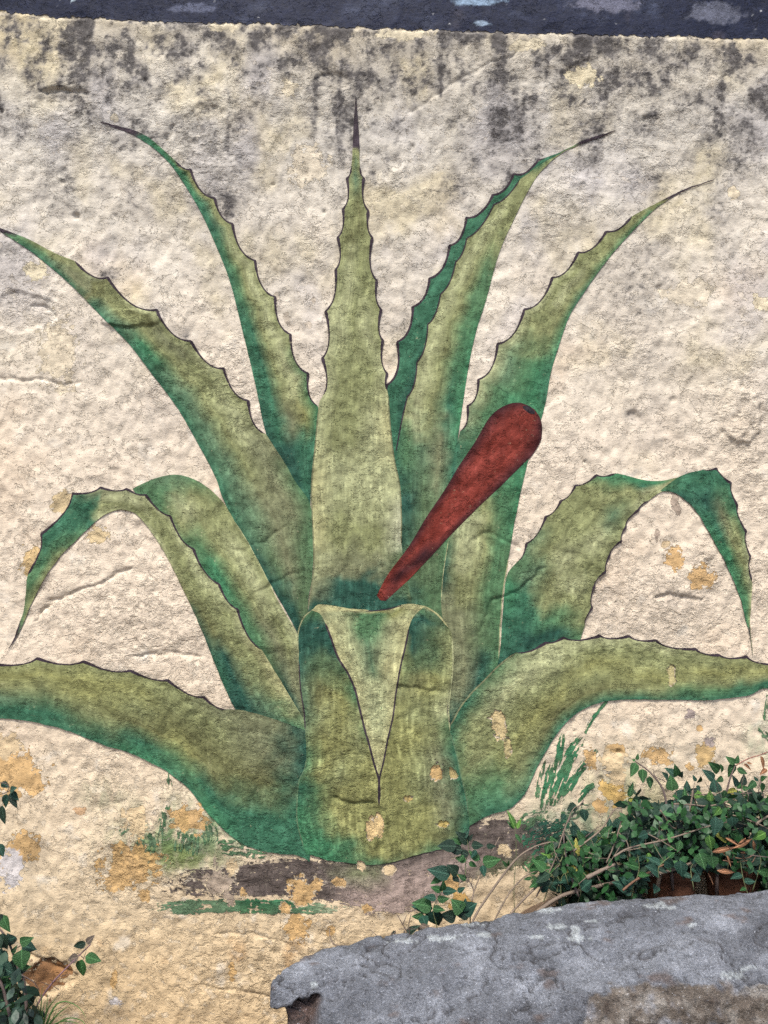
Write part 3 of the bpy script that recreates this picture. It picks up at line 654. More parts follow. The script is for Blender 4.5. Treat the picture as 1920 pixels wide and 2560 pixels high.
painted_leaf('back half of the drooping left painted leaf, bright green inner margin',
    [('s', P('Z5', (1560, 1400), (1440, 1190), (1310, 985), (1200, 795), (1100, 655), (960, 470), (850, 320), (770, 235), (720, 185), (690, 150)))],
    [('s', P('Z5', (1595, 1400), (1560, 1150), (1548, 1000), (1540, 895), (1450, 740), (1380, 600), (1300, 450), (1220, 320), (1150, 210), (1060, 130), (980, 90), (900, 76), (800, 98), (692, 148)))],
    [(0, 'DDN'), (.15, 'DDNN'), (.25, 'TQNOL'), (.35, 'EGNOL'), (.45, 'EGOLO'), (.58, 'EEOLO'), (.7, 'GGOOO'), (.8, 'GOLOG'), (.9, 'GGS'), (1, 'GG')], 23, outline='',
    lines=[(P('Z5', (1545, 905), (1450, 740), (1380, 600), (1300, 450), (1220, 320)), 2, 'L')])
painted_leaf('narrow painted leaf bending over with its tip hanging to the left',
    [('s', P('Z5', (1330, 1450), (1230, 1300), (1170, 1180), (1110, 1030), (1040, 850), (960, 680), (880, 520), (800, 390), (720, 290), (660, 261), (600, 262), (540, 290), (470, 350), (400, 420), (310, 510), (230, 630), (170, 740), (120, 860), (45, 998)))],
    [('s', P('Z5', (1600, 1450), (1570, 1335), (1480, 1185), (1360, 980))), ('t', P('Z5', (1235, 770), (1140, 640), (1005, 460), (885, 290), (760, 180), (660, 150), (525, 143), (385, 175), (222, 385), (150, 595))), ('s', P('Z5', (128, 770), (85, 900), (44, 1000)))],
    [(0, 'DDTE'), (.1, 'DDSOH'), (.18, 'TDOOH'), (.26, 'DBOOL'), (.36, 'BOOLL'), (.5, 'LOOOL'), (.575, 'OOLLN'), (.62, 'LONN'), (.655, 'TTTN'), (.7, 'GTTT'), (.77, 'OGTT'), (.84, 'OGG'), (.9, 'OQ'), (.935, 'QQ'), (.955, 'PP'), (1, 'PP')], 25, outline='B', dep=.13, thorn_w=7)
leafG = painted_leaf('painted leaf arching up on the right before folding over',
    [('s', P('Z4', (90, 1330), (115, 1200), (128, 1000), (150, 785), (212, 700))), ('t', P('Z4', (265, 593), (375, 440), (463, 350), (545, 262), (665, 203), (775, 193))), ('s', P('Z4', (840, 206), (950, 234), (1040, 235), (1135, 216)))],
    [('s', P('Z4', (540, 1250), (580, 1140), (605, 1070))), ('t', P('Z4', (645, 965), (655, 840), (720, 755), (742, 660), (805, 580), (832, 500), (905, 402), (962, 350))), ('s', P('Z4', (1010, 312), (1050, 292), (1090, 262), (1140, 216)))],
    [(0, 'DTT'), (.1, 'TDDG'), (.17, 'TTGO'), (.25, 'ETOOO'), (.32, 'GSOLO'), (.42, 'SOLOO'), (.55, 'OOOLO'), (.68, 'OOOSO'), (.78, 'EGOOL'), (.86, 'EETLO'), (.93, 'EELL'), (1, 'OO')], 27, outline='AB', dep=.14, thorn_w=7, base_w=2.4)
painted_leaf('hanging dark green tip of the folded painted leaf on the right',
    [('s', P('Z4', (1030, 292), (1085, 250), (1135, 216), (1200, 190), (1280, 172))), ('t', P('Z4', (1357, 163), (1442, 250), (1477, 380), (1525, 530), (1551, 670), (1563, 820))), ('s', P('Z4', (1552, 1000), (1549, 1080), (1563, 1235)))],
    [('s', P('Z4', (1035, 296), (1100, 300), (1160, 335), (1230, 400), (1300, 510), (1370, 640), (1440, 780), (1490, 900), (1525, 1030), (1545, 1120), (1561, 1235)))],
    [(0, 'GGT'), (.12, 'TTTD'), (.25, 'TTDT'), (.38, 'TGNTE'), (.5, 'GOOEE'), (.62, 'LOGE'), (.75, 'LGE'), (.85, 'OE'), (.89, 'NP'), (1, 'NN')], 29, outline='A', dep=.12, thorn_w=7, base_w=2.6)
painted_leaf('thick low painted leaf running off to the left with spiny upper rim',
    [('s', P('S', (775, 2150), (752, 2137), (665, 2125), (608, 2105), (556, 2065), (509, 2013), (463, 1960), (409, 1921), (338, 1883), (260, 1859), (169, 1823), (87, 1803), (0, 1794), (-110, 1792), (-380, 1745)))],
    [('s', P('Z5', (1620, 1410), (1420, 1340), (1270, 1296), (1180, 1290))), ('t', P('Z5', (1060, 1225), (875, 1135), (685, 1085), (440, 1040), (200, 1025), (-20, 1055), (-240, 1080))), ('s', P('Z5', (-420, 1130), (-790, 1235)))],
    [(0, 'TTDD'), (.12, 'TTBNN'), (.22, 'ETBBON'), (.3, 'TGYBOO'), (.4, 'ETBOYO'), (.5, 'TQOYYO'), (.6, 'TTQOYO'), (.7, 'TTSOYO'), (.85, 'TGOO'), (.95, 'TGO'), (1, 'PP')], 31, outline='B', dep=.12, thorn_w=9)
painted_leaf('thick low painted leaf running off to the right with spiny upper rim',
    [('s', P('S', (1105, 1835), (1123, 1812), (1159, 1752), (1206, 1703), (1250, 1659), (1290, 1630))), ('t', P('Z4', (380, 1165), (480, 1137), (690, 1127), (858, 1130), (1010, 1153), (1232, 1200), (1370, 1236), (1523, 1243), (1700, 1290), (1880, 1370))), ('s', P('S', (2090, 1760), (2260, 1850)))],
    [('s', P('S', (1140, 2080), (1215, 2036), (1272, 2015), (1307, 1984), (1332, 1935), (1355, 1890), (1388, 1836), (1423, 1795), (1469, 1766), (1527, 1750), (1654, 1748), (1770, 1748), (1863, 1737), (1920, 1720), (2060, 1760), (2262, 1854)))],
    [(0, 'TGGG'), (.08, 'TOOGT'), (.17, 'GLOYOT'), (.27, 'LLOYBT'), (.37, 'LOYOBT'), (.48, 'LOOYOT'), (.6, 'OOYOGT'), (.7, 'OYOTT'), (.78, 'OONTT'), (.88, 'OYNT'), (.95, 'OG'), (1, 'PP')], 33, outline='A', dep=.13, thorn_w=8.5,
    lines=[(P('S', (1123, 1812), (1159, 1752), (1206, 1703), (1250, 1659), (1290, 1630)), 4, 'N')])
leafJ = painted_leaf('stout central painted leaf at the base of the plant with V-shaped folded top',
    [('s', P('Z3', (185, 1745), (160, 1680), (120, 1530), (118, 1400), (130, 1250), (170, 1160), (185, 1080), (177, 900), (165, 750), (142, 600), (130, 400), (126, 230), (165, 120), (225, 62)))],
    [('s', P('Z3', (1290, 1650), (1305, 1560), (1300, 1480), (1283, 1350), (1245, 1200), (1215, 1050), (1172, 900), (1160, 750), (1178, 600), (1195, 420), (1187, 260), (1165, 190), (1090, 100), (1000, 38)))],
    [(0, 'EEGBGT'), (.06, 'EEGYYYOT'), (.14, 'EGYYYYYNT'), (.25, 'TGYYYYONT'), (.36, 'GYOYYYONT'), (.45, 'QYYOYYYOG'), (.55, 'SOYOEYOOL'), (.65, 'SBYGEOBYO'), (.75, 'DQQGYYQQO'), (.83, 'DDDTYYDQO'), (.9, 'DDDYYYDDQ'), (.96, 'GGHLLHLGS'), (1, 'HHHHHH')], 35, outline='', streak=1.25, dabs=.9,
    bottom=P('Z3', (400, 1800), (700, 1815), (1000, 1740), (1200, 1690)), top=P('Z3', (290, 30), (500, 64), (700, 66), (880, 24)),
    lines=[(P('Z3', (165, 1700), (122, 1530), (120, 1400), (132, 1250), (172, 1160), (187, 1080)), 3, 'S'), (P('Z3', (130, 400), (127, 230), (165, 122), (225, 64)), 3, 'L'), (P('Z3', (1000, 38), (1090, 100), (1163, 188)), 4, 'H'), (P('Z3', (1187, 260), (1193, 420), (1180, 600), (1162, 750), (1172, 900)), 3.5, 'L'), (P('Z3', (1172, 900), (1215, 1050), (1245, 1200), (1283, 1350), (1300, 1480)), 3, 'S'),
           (P('Z3', (178, 900), (165, 750), (142, 600), (132, 420)), 3, 'P'), (P('Z3', (1160, 700), (1160, 780), (1175, 860)), 4, 'P')])
inner = sheet('leaf_inner_face', catmull(P('Z3', (683, 1230), (650, 1120), (620, 1000), (585, 880), (550, 740), (520, 620), (470, 500), (400, 390), (350, 250), (310, 150), (280, 95), (222, 66))),
              catmull(P('Z3', (687, 1230), (715, 1110), (745, 950), (780, 800), (800, 650), (830, 470), (870, 300), (890, 190), (925, 110), (1000, 40))),
              [(0, 'HH'), (.15, 'HHH'), (.35, 'HLLH'), (.5, 'HLLH'), (.62, 'HLSHH'), (.75, 'HLSLH'), (.87, 'HLGGLH'), (.94, 'LLGGYL'), (.975, 'HHLYHH'), (1, 'HHHHHH')], leafJ, seed=37, top=P('Z3', (290, 32), (500, 66), (700, 68), (880, 26)), dabs=.6)
for pl, w, colr_ in ((P('Z3', (685, 1420), (683, 1300), (683, 1230), (650, 1120), (620, 1000), (585, 880), (550, 740), (520, 620), (470, 500), (400, 390), (350, 250), (310, 150)), 5, 'P'),
               (P('Z3', (687, 1400), (690, 1300), (687, 1230), (715, 1110), (745, 950), (780, 800), (800, 650), (830, 470), (870, 300), (892, 185)), 4, 'P'), (P('Z3', (230, 62), (290, 34), (500, 66), (620, 70)), 5, 'H'), (P('Z3', (560, 74), (700, 68), (850, 34)), 3, 'P')):
    q = catmull(pl); ribbon('edge_line', q, np.full(len(q), w), leafJ, inner['paint_layer'], colr_, seed=2)

# dark blue band along the top of the wall
ub = np.linspace(-1900, 3800, 1400); 
def band_sheet():
    nv = 110
    eb = band_edge(ub) + 9 * fbm(wx(ub) * 30, ub * 0 + 1.3, 300, 4, .65) + 5 * fbm(wx(ub) * 90, ub * 0 + 4.3, 304, 2)
    t = np.linspace(0, 1, nv)[None, :] ** 1.6
    U = np.broadcast_to(ub[:, None], (len(ub), nv)); V = eb[:, None] * (1 - t) + (-510) * t
    X, Z = wx(U), wz(V)
    Y = -(sample_h(X, Z) + 0.0016)
    col = lin((28, 35, 58)) * np.ones(U.shape + (3,))
    col = mix(col, lin((78, 86, 108)), ss(.1, .75, fbm(X * 5, Z * 7, 310, 4, .6)) * .6)
    col = mix(col, lin((84, 80, 90)), ss(.3, .8, fbm(X * 6 + 4, Z * 6, 314, 4, .6)) * .5)
    for cu, cv, ru, rv, c in ((1190, 6, 70, 9, (140, 165, 190)), (1205, 62, 24, 8, (150, 170, 190)), (1510, 12, 90, 22, (110, 112, 130)), (1790, 35, 70, 25, (104, 108, 124)), (186, 3, 6, 5, (190, 210, 220)), (480, 20, 60, 12, (92, 98, 120))):
        d = np.hypot((U - cu) / ru, (V - cv) / rv) + .6 * fbm(U / 25., V / 18., 318, 4, .65)
        col = mix(col, lin(c), ss(1.1, .7, d) * .85)
    col = mix(col, lin((225, 228, 230)), ss(.84, .95, fbm(X * 95, Z * 95, 322, 2, .6)) * .8)
    col = col * (1 + .3 * fbm(X * 30, Z * 40, 326, 3, .6))[..., None]
    cov = np.ones(U.shape)
    return np_mesh('painted_band', np.stack([X, Y, Z], -1).reshape(-1, 3), grid_quads(len(ub), nv), np.concatenate([col.reshape(-1, 3) * ALB, cov.reshape(-1, 1)], 1))
tag(link('painted_band', band_sheet(), M_BAND, wall), 'dark slate blue painted band with pale chips along the top')

# ------------------------------------------------------------------ ground
def soil_material():
    m, nt, b, out = nodes('garden_soil')
    pos = nnode(nt, 'ShaderNodeNewGeometry').outputs['Position']
    f = noise(nt, pos, 14, 6, .65); f2 = noise(nt, pos, 120, 4, .7)
    c = mixc(nt, f, (.05, .032, .02), (.17, .11, .065)); c = mixc(nt, maprange(nt, f2, .55, .75, 0, .7), c, (.26, .2, .13))
    nt.links.new(c, b.inputs['Base Color']); b.inputs['Roughness'].default_value = .95
    bp = nnode(nt, 'ShaderNodeBump'); bp.inputs['Distance'].default_value = .012; nt.links.new(f2, bp.inputs['Height']); nt.links.new(bp.outputs[0], b.inputs['Normal'])
    return m
gx = axis(-60, 60, -1.4, 2.0, .03); gy = axis(-60, 60, -1.2, .2, .03)
GXX, GYY = np.meshgrid(gx, gy, indexing='ij')
def ground_z(x, y):
    x = np.asarray(x, float); y = np.asarray(y, float)
    return (.42 * ss(-.05, .55, x) * ss(3.2, 2.2, x) * ss(-.66, -.40, y) * ss(.5, .2, y) + .018 * fbm(x * 5, y * 5, 400, 3)) * ss(.8, .1, y)
ground = link('ground', np_mesh('ground', np.stack([GXX, GYY, ground_z(GXX, GYY)], -1).reshape(-1, 3), grid_quads(*GXX.shape)), soil_material())
tag(ground, 'dark garden soil banked behind the boulder', None, None, 'structure')

# ------------------------------------------------------------------ boulder
def rock_material():
    m, nt, b, out = nodes('granite')
    a = nnode(nt, 'ShaderNodeAttribute', attribute_name='paint')
    pos = nnode(nt, 'ShaderNodeNewGeometry').outputs['Position']
    mp = nnode(nt, 'ShaderNodeMapping'); nt.links.new(pos, mp.inputs[0]); mp.inputs['Scale'].default_value = (1, 1.3, 1.3)
    p = mp.outputs[0]
    f1 = noise(nt, p, 38, 7, .72); f2 = noise(nt, p, 190, 4, .7); f3 = noise(nt, p, 420, 2, .6)
    f0 = noise(nt, p, 9, 6, .66)
    k = math_(nt, 'MULTIPLY', maprange(nt, f0, .3, .7, .72, 1.25), math_(nt, 'ADD', maprange(nt, f1, .3, .7, .62, 1.38), maprange(nt, f2, .3, .7, -.42, .42)))
    v = nnode(nt, 'ShaderNodeVectorMath', operation='SCALE'); nt.links.new(a.outputs['Color'], v.inputs[0]); nt.links.new(k, v.inputs['Scale'])
    c = mixc(nt, maprange(nt, f2, .64, .70, 0, .8), v.outputs[0], (.5, .53, .58))
    c = mixc(nt, maprange(nt, f3, .40, .33, 0, .7), c, (.04, .035, .03))
    nt.links.new(c, b.inputs['Base Color']); b.inputs['Roughness'].default_value = .82; b.inputs['Specular IOR Level'].default_value = .35
    h = math_(nt, 'ADD', math_(nt, 'MULTIPLY', f1, 1.7), math_(nt, 'MULTIPLY', f2, .5))
    bp = nnode(nt, 'ShaderNodeBump'); bp.inputs['Distance'].default_value = .010; bp.inputs['Strength'].default_value = 1.0
    nt.links.new(h, bp.inputs['Height']); nt.links.new(bp.outputs[0], b.inputs['Normal'])
    return m

def fr_step(x, dz):
    return ss(.32, .45, x) * ss(-.10, -.125, dz) * (1 + .6 * fbm(x * 14, dz * 14, 529, 3))

def build_rock():
    xs = np.concatenate([np.linspace(-.262, 0, 130, endpoint=False), np.linspace(0, 1.0, 380, endpoint=False), np.linspace(1.0, 1.75, 60)])
    ztop = np.interp(xs, [-.262, -.25, -.226, -.19, -.147, 0, .143, .32, .524, .966, 1.4, 1.75], [.528, .531, .538, .545, .548, .556, .577, .610, .641, .670, .66, .56])
    prof_a = [(.12, -.62), (.11, -.45), (.10, -.28), (.085, -.16), (.055, -.06), (.02, -.008), (0, 0), (-.04, -.008), (-.09, -.024), (-.14, -.05), (-.19, -.085), (-.235, -.13), (-.27, -.19), (-.295, -.28), (-.31, -.42), (-.32, -.62)]
    prof_b = [(.12, -.62), (.11, -.45), (.10, -.28), (.085, -.16), (.055, -.06), (.02, -.008), (0, 0), (-.05, -.012), (-.10, -.032), (-.15, -.055), (-.188, -.078), (-.205, -.105), (-.222, -.17), (-.25, -.26), (-.29, -.42), (-.31, -.62)]
    M = 280
    pa = resample(catmull(prof_a, .004), M); pb = resample(np.array(catmull(prof_b, .004)), M)
    f = ss(.30, .46, xs + .04 * fbm(xs * 9, xs * 0, 500, 3))[:, None]
    dy = pa[None, :, 0] * (1 - f) + pb[None, :, 0] * f; dz = pa[None, :, 1] * (1 - f) + pb[None, :, 1] * f
    s = np.sqrt(np.clip((xs + .2625) / .25, 0, 1)) ** .9; s = np.where(xs > 1.2, s * np.sqrt(np.clip((1.76 - xs) / .56, 0, 1)), s)
    s = s[:, None]
    yc = -.61
    y = yc + (-.465 + dy - yc) * s
    zscale = 1.0
    z = ztop[:, None] + dz * (0.25 + .75 * s) * 1.0
    z = np.where(dz < -.40, ztop[:, None] + dz / .62 * (ztop[:, None] + .04) * (np.clip((-dz - .40) / .22, 0, 1)) + dz * (1 - np.clip((-dz - .40) / .22, 0, 1)), z)
    x = np.broadcast_to(xs[:, None], y.shape).copy()
    # overhanging lip at the near end: the body below it is set back
    below = ss(.004, .075, ztop[:, None] - .018 - z) * ss(.02, -.2, x)
    front = ss(-.55, -.62, y)
    x = x + .035 * below * ss(-.1, -.26, x)
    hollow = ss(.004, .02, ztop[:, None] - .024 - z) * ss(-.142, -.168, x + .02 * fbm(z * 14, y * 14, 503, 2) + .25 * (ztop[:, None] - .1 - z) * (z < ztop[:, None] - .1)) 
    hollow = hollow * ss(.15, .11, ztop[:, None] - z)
    y = y + .06 * hollow * ss(-.52, -.60, y)
    # lumps
    n1 = fbm(x * 4 + 3, y * 4 + z * 3, 505, 4); n2 = fbm(x * 16, y * 13 + z * 15, 510, 4, .55)
    steep = ss(-.07, -.16, dz)
    n3 = np.abs(fbm(x * 7 + 2, y * 9 + 3, 515, 3))
    z = z + (.028 * n1 - .036 * n3) * (1 - steep) * ss(-.02, -.05, dz) + .006 * n1 + .007 * n2
    y = y - (.02 * n1 + .022 * n2) * steep 
    # colour: grey skin, brown fracture, pale lichen and droppings
    col = lin((118, 122, 130)) * np.ones(x.shape + (3,))
    col = mix(col, lin((158, 163, 172)), ss(-.2, .6, fbm(x * 7, y * 9, 520, 4)) * .6)
    col = mix(col, lin((84, 86, 92)), ss(.1, .7, fbm(x * 5 + 8, y * 11, 524, 4)) * .6)
    thr = np.interp(x, [.26, .32, .37, .43, .47, .53, .9, 1.7], [-.5, -.30, -.20, -.14, -.095, -.078, -.10, -.1])
    fr = ss(.004, -.004, dz - thr + .03 * n2 + .02 * fbm(x * 9, z * 9, 527, 3))
    br = mix(lin((108, 98, 88)) * np.ones(x.shape + (3,)), lin((150, 144, 136)), ss(-.2, .5, fbm(x * 16, z * 22, 530, 4, .65)))
    br = mix(br, lin((62, 50, 42)), ss(.2, .6, fbm(x * 20 + 5, z * 20, 534, 4, .65)) * .8)
    br = mix(br, lin((146, 152, 164)), ss(.0, .5, fbm(x * 12 + 15, z * 14, 536, 4, .65)) * .6)
    col = mix(col, br, fr)
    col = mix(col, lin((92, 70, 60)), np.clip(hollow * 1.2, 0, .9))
    col = mix(col, lin((104, 88, 80)), ss(.30, .6, fbm(x * 9 + 31, y * 16 + z * 9, 538, 4, .6)) * .7 * (1 - fr))
    # open seams and weather pits in the skin of the stone
    seam = np.abs(fbm(x * 3.2 + 5, y * 5 + z * 5, 550, 4, .55))
    col = mix(col, lin((52, 50, 52)), ss(.03, .0, seam) * .75 * (1 - fr))
    z = z - .006 * ss(.04, .0, seam) * (1 - steep)
    pit = ss(.45, .62, fbm(x * 60, y * 60 + z * 50, 554, 3, .6))
    col = mix(col, lin((58, 56, 58)), pit * .6); z = z - .002 * pit
    for u, v, ru, rv in ((1370, 2275, 45, 9), (1390, 2317, 30, 8), (1440, 2345, 40, 9), (1438, 2330, 14, 16), (1340, 2342, 30, 6), (1475, 2303, 26, 5), (1620, 2265, 35, 6), (1665, 2268, 26, 7), (1110, 2345, 45, 12),
                         (1210, 2337, 24, 7), (1180, 2310, 34, 8), (1525, 2248, 45, 4), (1730, 2312, 20, 5), (1870, 2420, 40, 6), (1830, 2440, 34, 12), (785, 2460, 12, 12), (1690, 2247, 20, 4), (1010, 2352, 40, 7), (1655, 2260, 12, 9)):
        # mark lies on the rock where that spot of its top surface is
        k_ = S * (CAM_D + y) / CAM_D
        uu = x / k_ + 960; vv_ = 1280 - (z - CAM_Z) / k_
        d = np.hypot((uu - u) / ru, (vv_ - v) / rv) + 1.0 * fbm(x * 38, y * 55, 542, 4, .7)
        col = mix(col, lin((196, 204, 206)), ss(.80, .6, d) * .65 * (1 - steep))
    me = np_mesh('boulder', np.stack([x, y, z], -1).reshape(-1, 3), grid_quads(*x.shape), col.reshape(-1, 3) * ALB)
    return link('boulder', me, rock_material())
boulder = build_rock()
tag(boulder, 'large grey granite boulder with white lichen spots in front of the wall', 'boulder')

# ------------------------------------------------------------------ plants
def leaf_material(name, a, b_, rough=.5, spec=.28):
    m, nt, b, out = nodes(name)
    gen = nnode(nt, 'ShaderNodeTexCoord').outputs['Object']
    info = nnode(nt, 'ShaderNodeObjectInfo').outputs['Random']
    f = noise(nt, gen, 5, 3, .6)
    c = mixc(nt, maprange(nt, math_(nt, 'ADD', f, maprange(nt, info, 0, 1, -.3, .3)), .2, .8, 0, 1), a, b_)
    sx = nnode(nt, 'ShaderNodeSeparateXYZ'); nt.links.new(gen, sx.inputs[0])
    rib = maprange(nt, math_(nt, 'ABSOLUTE', sx.outputs[0]), .012, .035, .55, 0)
    c = mixc(nt, rib, c, tuple(min(1, k * 2.2 + .02) for k in b_))
    nt.links.new(c, b.inputs['Base Color']); b.inputs['Roughness'].default_value = rough; b.inputs['Specular IOR Level'].default_value = spec
    bp = nnode(nt, 'ShaderNodeBump'); bp.inputs['Distance'].default_value = .02; bp.inputs['Strength'].default_value = .5
    nt.links.new(noise(nt, gen, 16, 3, .6), bp.inputs['Height']); nt.links.new(bp.outputs[0], b.inputs['Normal'])
    return m
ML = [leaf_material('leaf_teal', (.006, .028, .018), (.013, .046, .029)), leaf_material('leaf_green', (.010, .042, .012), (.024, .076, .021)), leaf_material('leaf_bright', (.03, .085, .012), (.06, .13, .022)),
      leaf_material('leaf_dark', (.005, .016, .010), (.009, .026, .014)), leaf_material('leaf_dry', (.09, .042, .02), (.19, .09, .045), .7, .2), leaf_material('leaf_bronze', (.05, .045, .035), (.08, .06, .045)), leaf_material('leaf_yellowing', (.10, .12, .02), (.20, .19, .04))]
def bark(name, a, b_):
    m, nt, b, out = nodes(name)
    pos = nnode(nt, 'ShaderNodeNewGeometry').outputs['Position']
    c = mixc(nt, noise(nt, pos, 90, 4, .7), a, b_); nt.links.new(c, b.inputs['Base Color']); b.inputs['Roughness'].default_value = .85
    return m
MB_GREY = bark('bark_grey', (.05, .036, .028), (.19, .145, .105)); MB_DARK = bark('bark_dark', (.035, .025, .022), (.10, .07, .06)); MB_PURPLE = bark('bark_purple', (.07, .035, .045), (.16, .09, .10)); MB_GREEN = bark('stem_green', (.05, .07, .025), (.11, .12, .05))

def leaf_mesh(name, width, pointed, droop, foldk, mat, serr=0.0, n=8):
    vs_, fs = [], []
    for i in range(n + 1):
        t = i / n
        w = width * .56 * (math.sin(math.pi * t ** pointed) ** .85 * (1 - .38 * t) if 0 < t < 1 else 0)
        if serr and 0 < i < n: w *= 1 + (serr if i % 2 else -serr)
        z0 = -droop * t * t
        vs_ += [(-w, t, z0 + foldk * w), (0, t, z0), (w, t, z0 + foldk * w)]
    for i in range(n):
        a = i * 3
        fs += [(a, a + 1, a + 4, a + 3), (a + 1, a + 2, a + 5, a + 4)]
    me = bpy.data.meshes.new(name); me.from_pydata(vs_, [], fs); me.materials.append(mat)
    for p in me.polygons: p.use_smooth = True
    return me
SH = {'ovate': (.62, .72, .16, .28), 'broad': (.86, .66, .22, .22), 'lance': (.40, .80, .20, .25), 'narrow': (.24, .85, .28, .3), 'toothed': (.80, .68, .2, .2)}
LEAF = {}
def leaf_data(shape, mi):
    if (shape, mi) not in LEAF:
        LEAF[(shape, mi)] = leaf_mesh('leaf_' + shape, *SH[shape], ML[mi], .07 if shape == 'toothed' else 0, 8)
    return LEAF[(shape, mi)]

def place_leaf(p, d, n, size, shape, mi, parent, base, wob=.0, name='leaf'):
    d = d.normalized(); n = (n - d * n.dot(d))
    n = n.normalized() if n.length > 1e-4 else d.orthogonal().normalized()
    x = d.cross(n)
    M = Matrix((x, d, n)).transposed().to_4x4()
    o = bpy.data.objects.new(name, leaf_data(shape, mi)); C.objects.link(o)
    o.parent = parent
    o.matrix_local = Matrix.Translation(p - base) @ M @ Matrix.Diagonal((size * rng.uniform(.85, 1.12), size, size, 1))
    return o

def tube_mesh(name, pts, r0, r1, mat, base, sides=6, knots=0.0):
    c = [Vector(p) for p in pts]; r0 *= .8; r1 *= .8
    # smooth the path
    arr = np.array([list(p) for p in c]); q = np.vstack([2 * arr[0] - arr[1], arr, 2 * arr[-1] - arr[-2]]); out = []
    for i in range(1, len(q) - 2):
        for t in np.linspace(0, 1, 6, endpoint=False):
            p0, p1, p2, p3 = q[i - 1], q[i], q[i + 1], q[i + 2]
            out.append(.5 * (2 * p1 + (p2 - p0) * t + (2 * p0 - 5 * p1 + 4 * p2 - p3) * t * t + (3 * p1 - p0 - 3 * p2 + p3) * t ** 3))
    out.append(arr[-1]); path = [Vector(p) for p in out]
    vs_, fs = [], []; N = len(path)
    for i, p in enumerate(path):
        tg = (path[min(i + 1, N - 1)] - path[max(i - 1, 0)]).normalized()
        a = tg.orthogonal().normalized(); b = tg.cross(a)
        if i and abs(a.dot(pa)) < .999:
            a = (pa - tg * pa.dot(tg)).normalized(); b = tg.cross(a)
        pa = a
        r = (r0 + (r1 - r0) * i / (N - 1)) * (1 + knots * rng.uniform(-1, 1))
        for k in range(sides):
            an = 2 * math.pi * k / sides
            vs_.append(tuple(p - base + a * math.cos(an) * r + b * math.sin(an) * r))
    for i in range(N - 1):
        for k in range(sides):
            k2 = (k + 1) % sides
            fs.append((i * sides + k, i * sides + k2, (i + 1) * sides + k2, (i + 1) * sides + k))
    fs.append(tuple(range(sides))[::-1]); fs.append(tuple((N - 1) * sides + k for k in range(sides)))
    me = bpy.data.meshes.new(name); me.from_pydata(vs_, [], fs); me.materials.append(mat)
    for pl in me.polygons: pl.use_smooth = True
    return me, path

def px(g, pts, y0, y1=None):
    """traced stem points at depths running from y0 to y1"""
    y1 = y0 if y1 is None else y1
    q = P(g, *pts); n = len(q)
    return [at(u, v, y0 + (y1 - y0) * i / max(1, n - 1)) for i, (u, v) in enumerate(q)]

def branch(root, base, pts, r0, r1, mat, name='branch', knots=.12):
    me, path = tube_mesh(name, pts, r0, r1, mat, base, knots=knots)
    o = bpy.data.objects.new(name, me); C.objects.link(o); o.parent = root
    return o, path

CAMDIR = Vector((0, -1, .45)).normalized()
def traced_leaves(g, items, y, parent, base, shape, mats, widen=1.0, jit=.03):
    for (a, b) in items:
        (u0, v0), (u1, v1) = P(g, a, b)
        yy = y + rng.uniform(-jit, jit)
        p0 = at(u0, v0, yy); p1 = at(u1, v1, yy - rng.uniform(-.008, .022))
        d = p1 - p0
        n = CAMDIR + Vector((rng.uniform(-.45, .45), rng.uniform(-.2, .2), rng.uniform(-.3, .5)))
        place_leaf(p0, d, n, d.length * 1.04, shape, rng.choice(mats), parent, base)

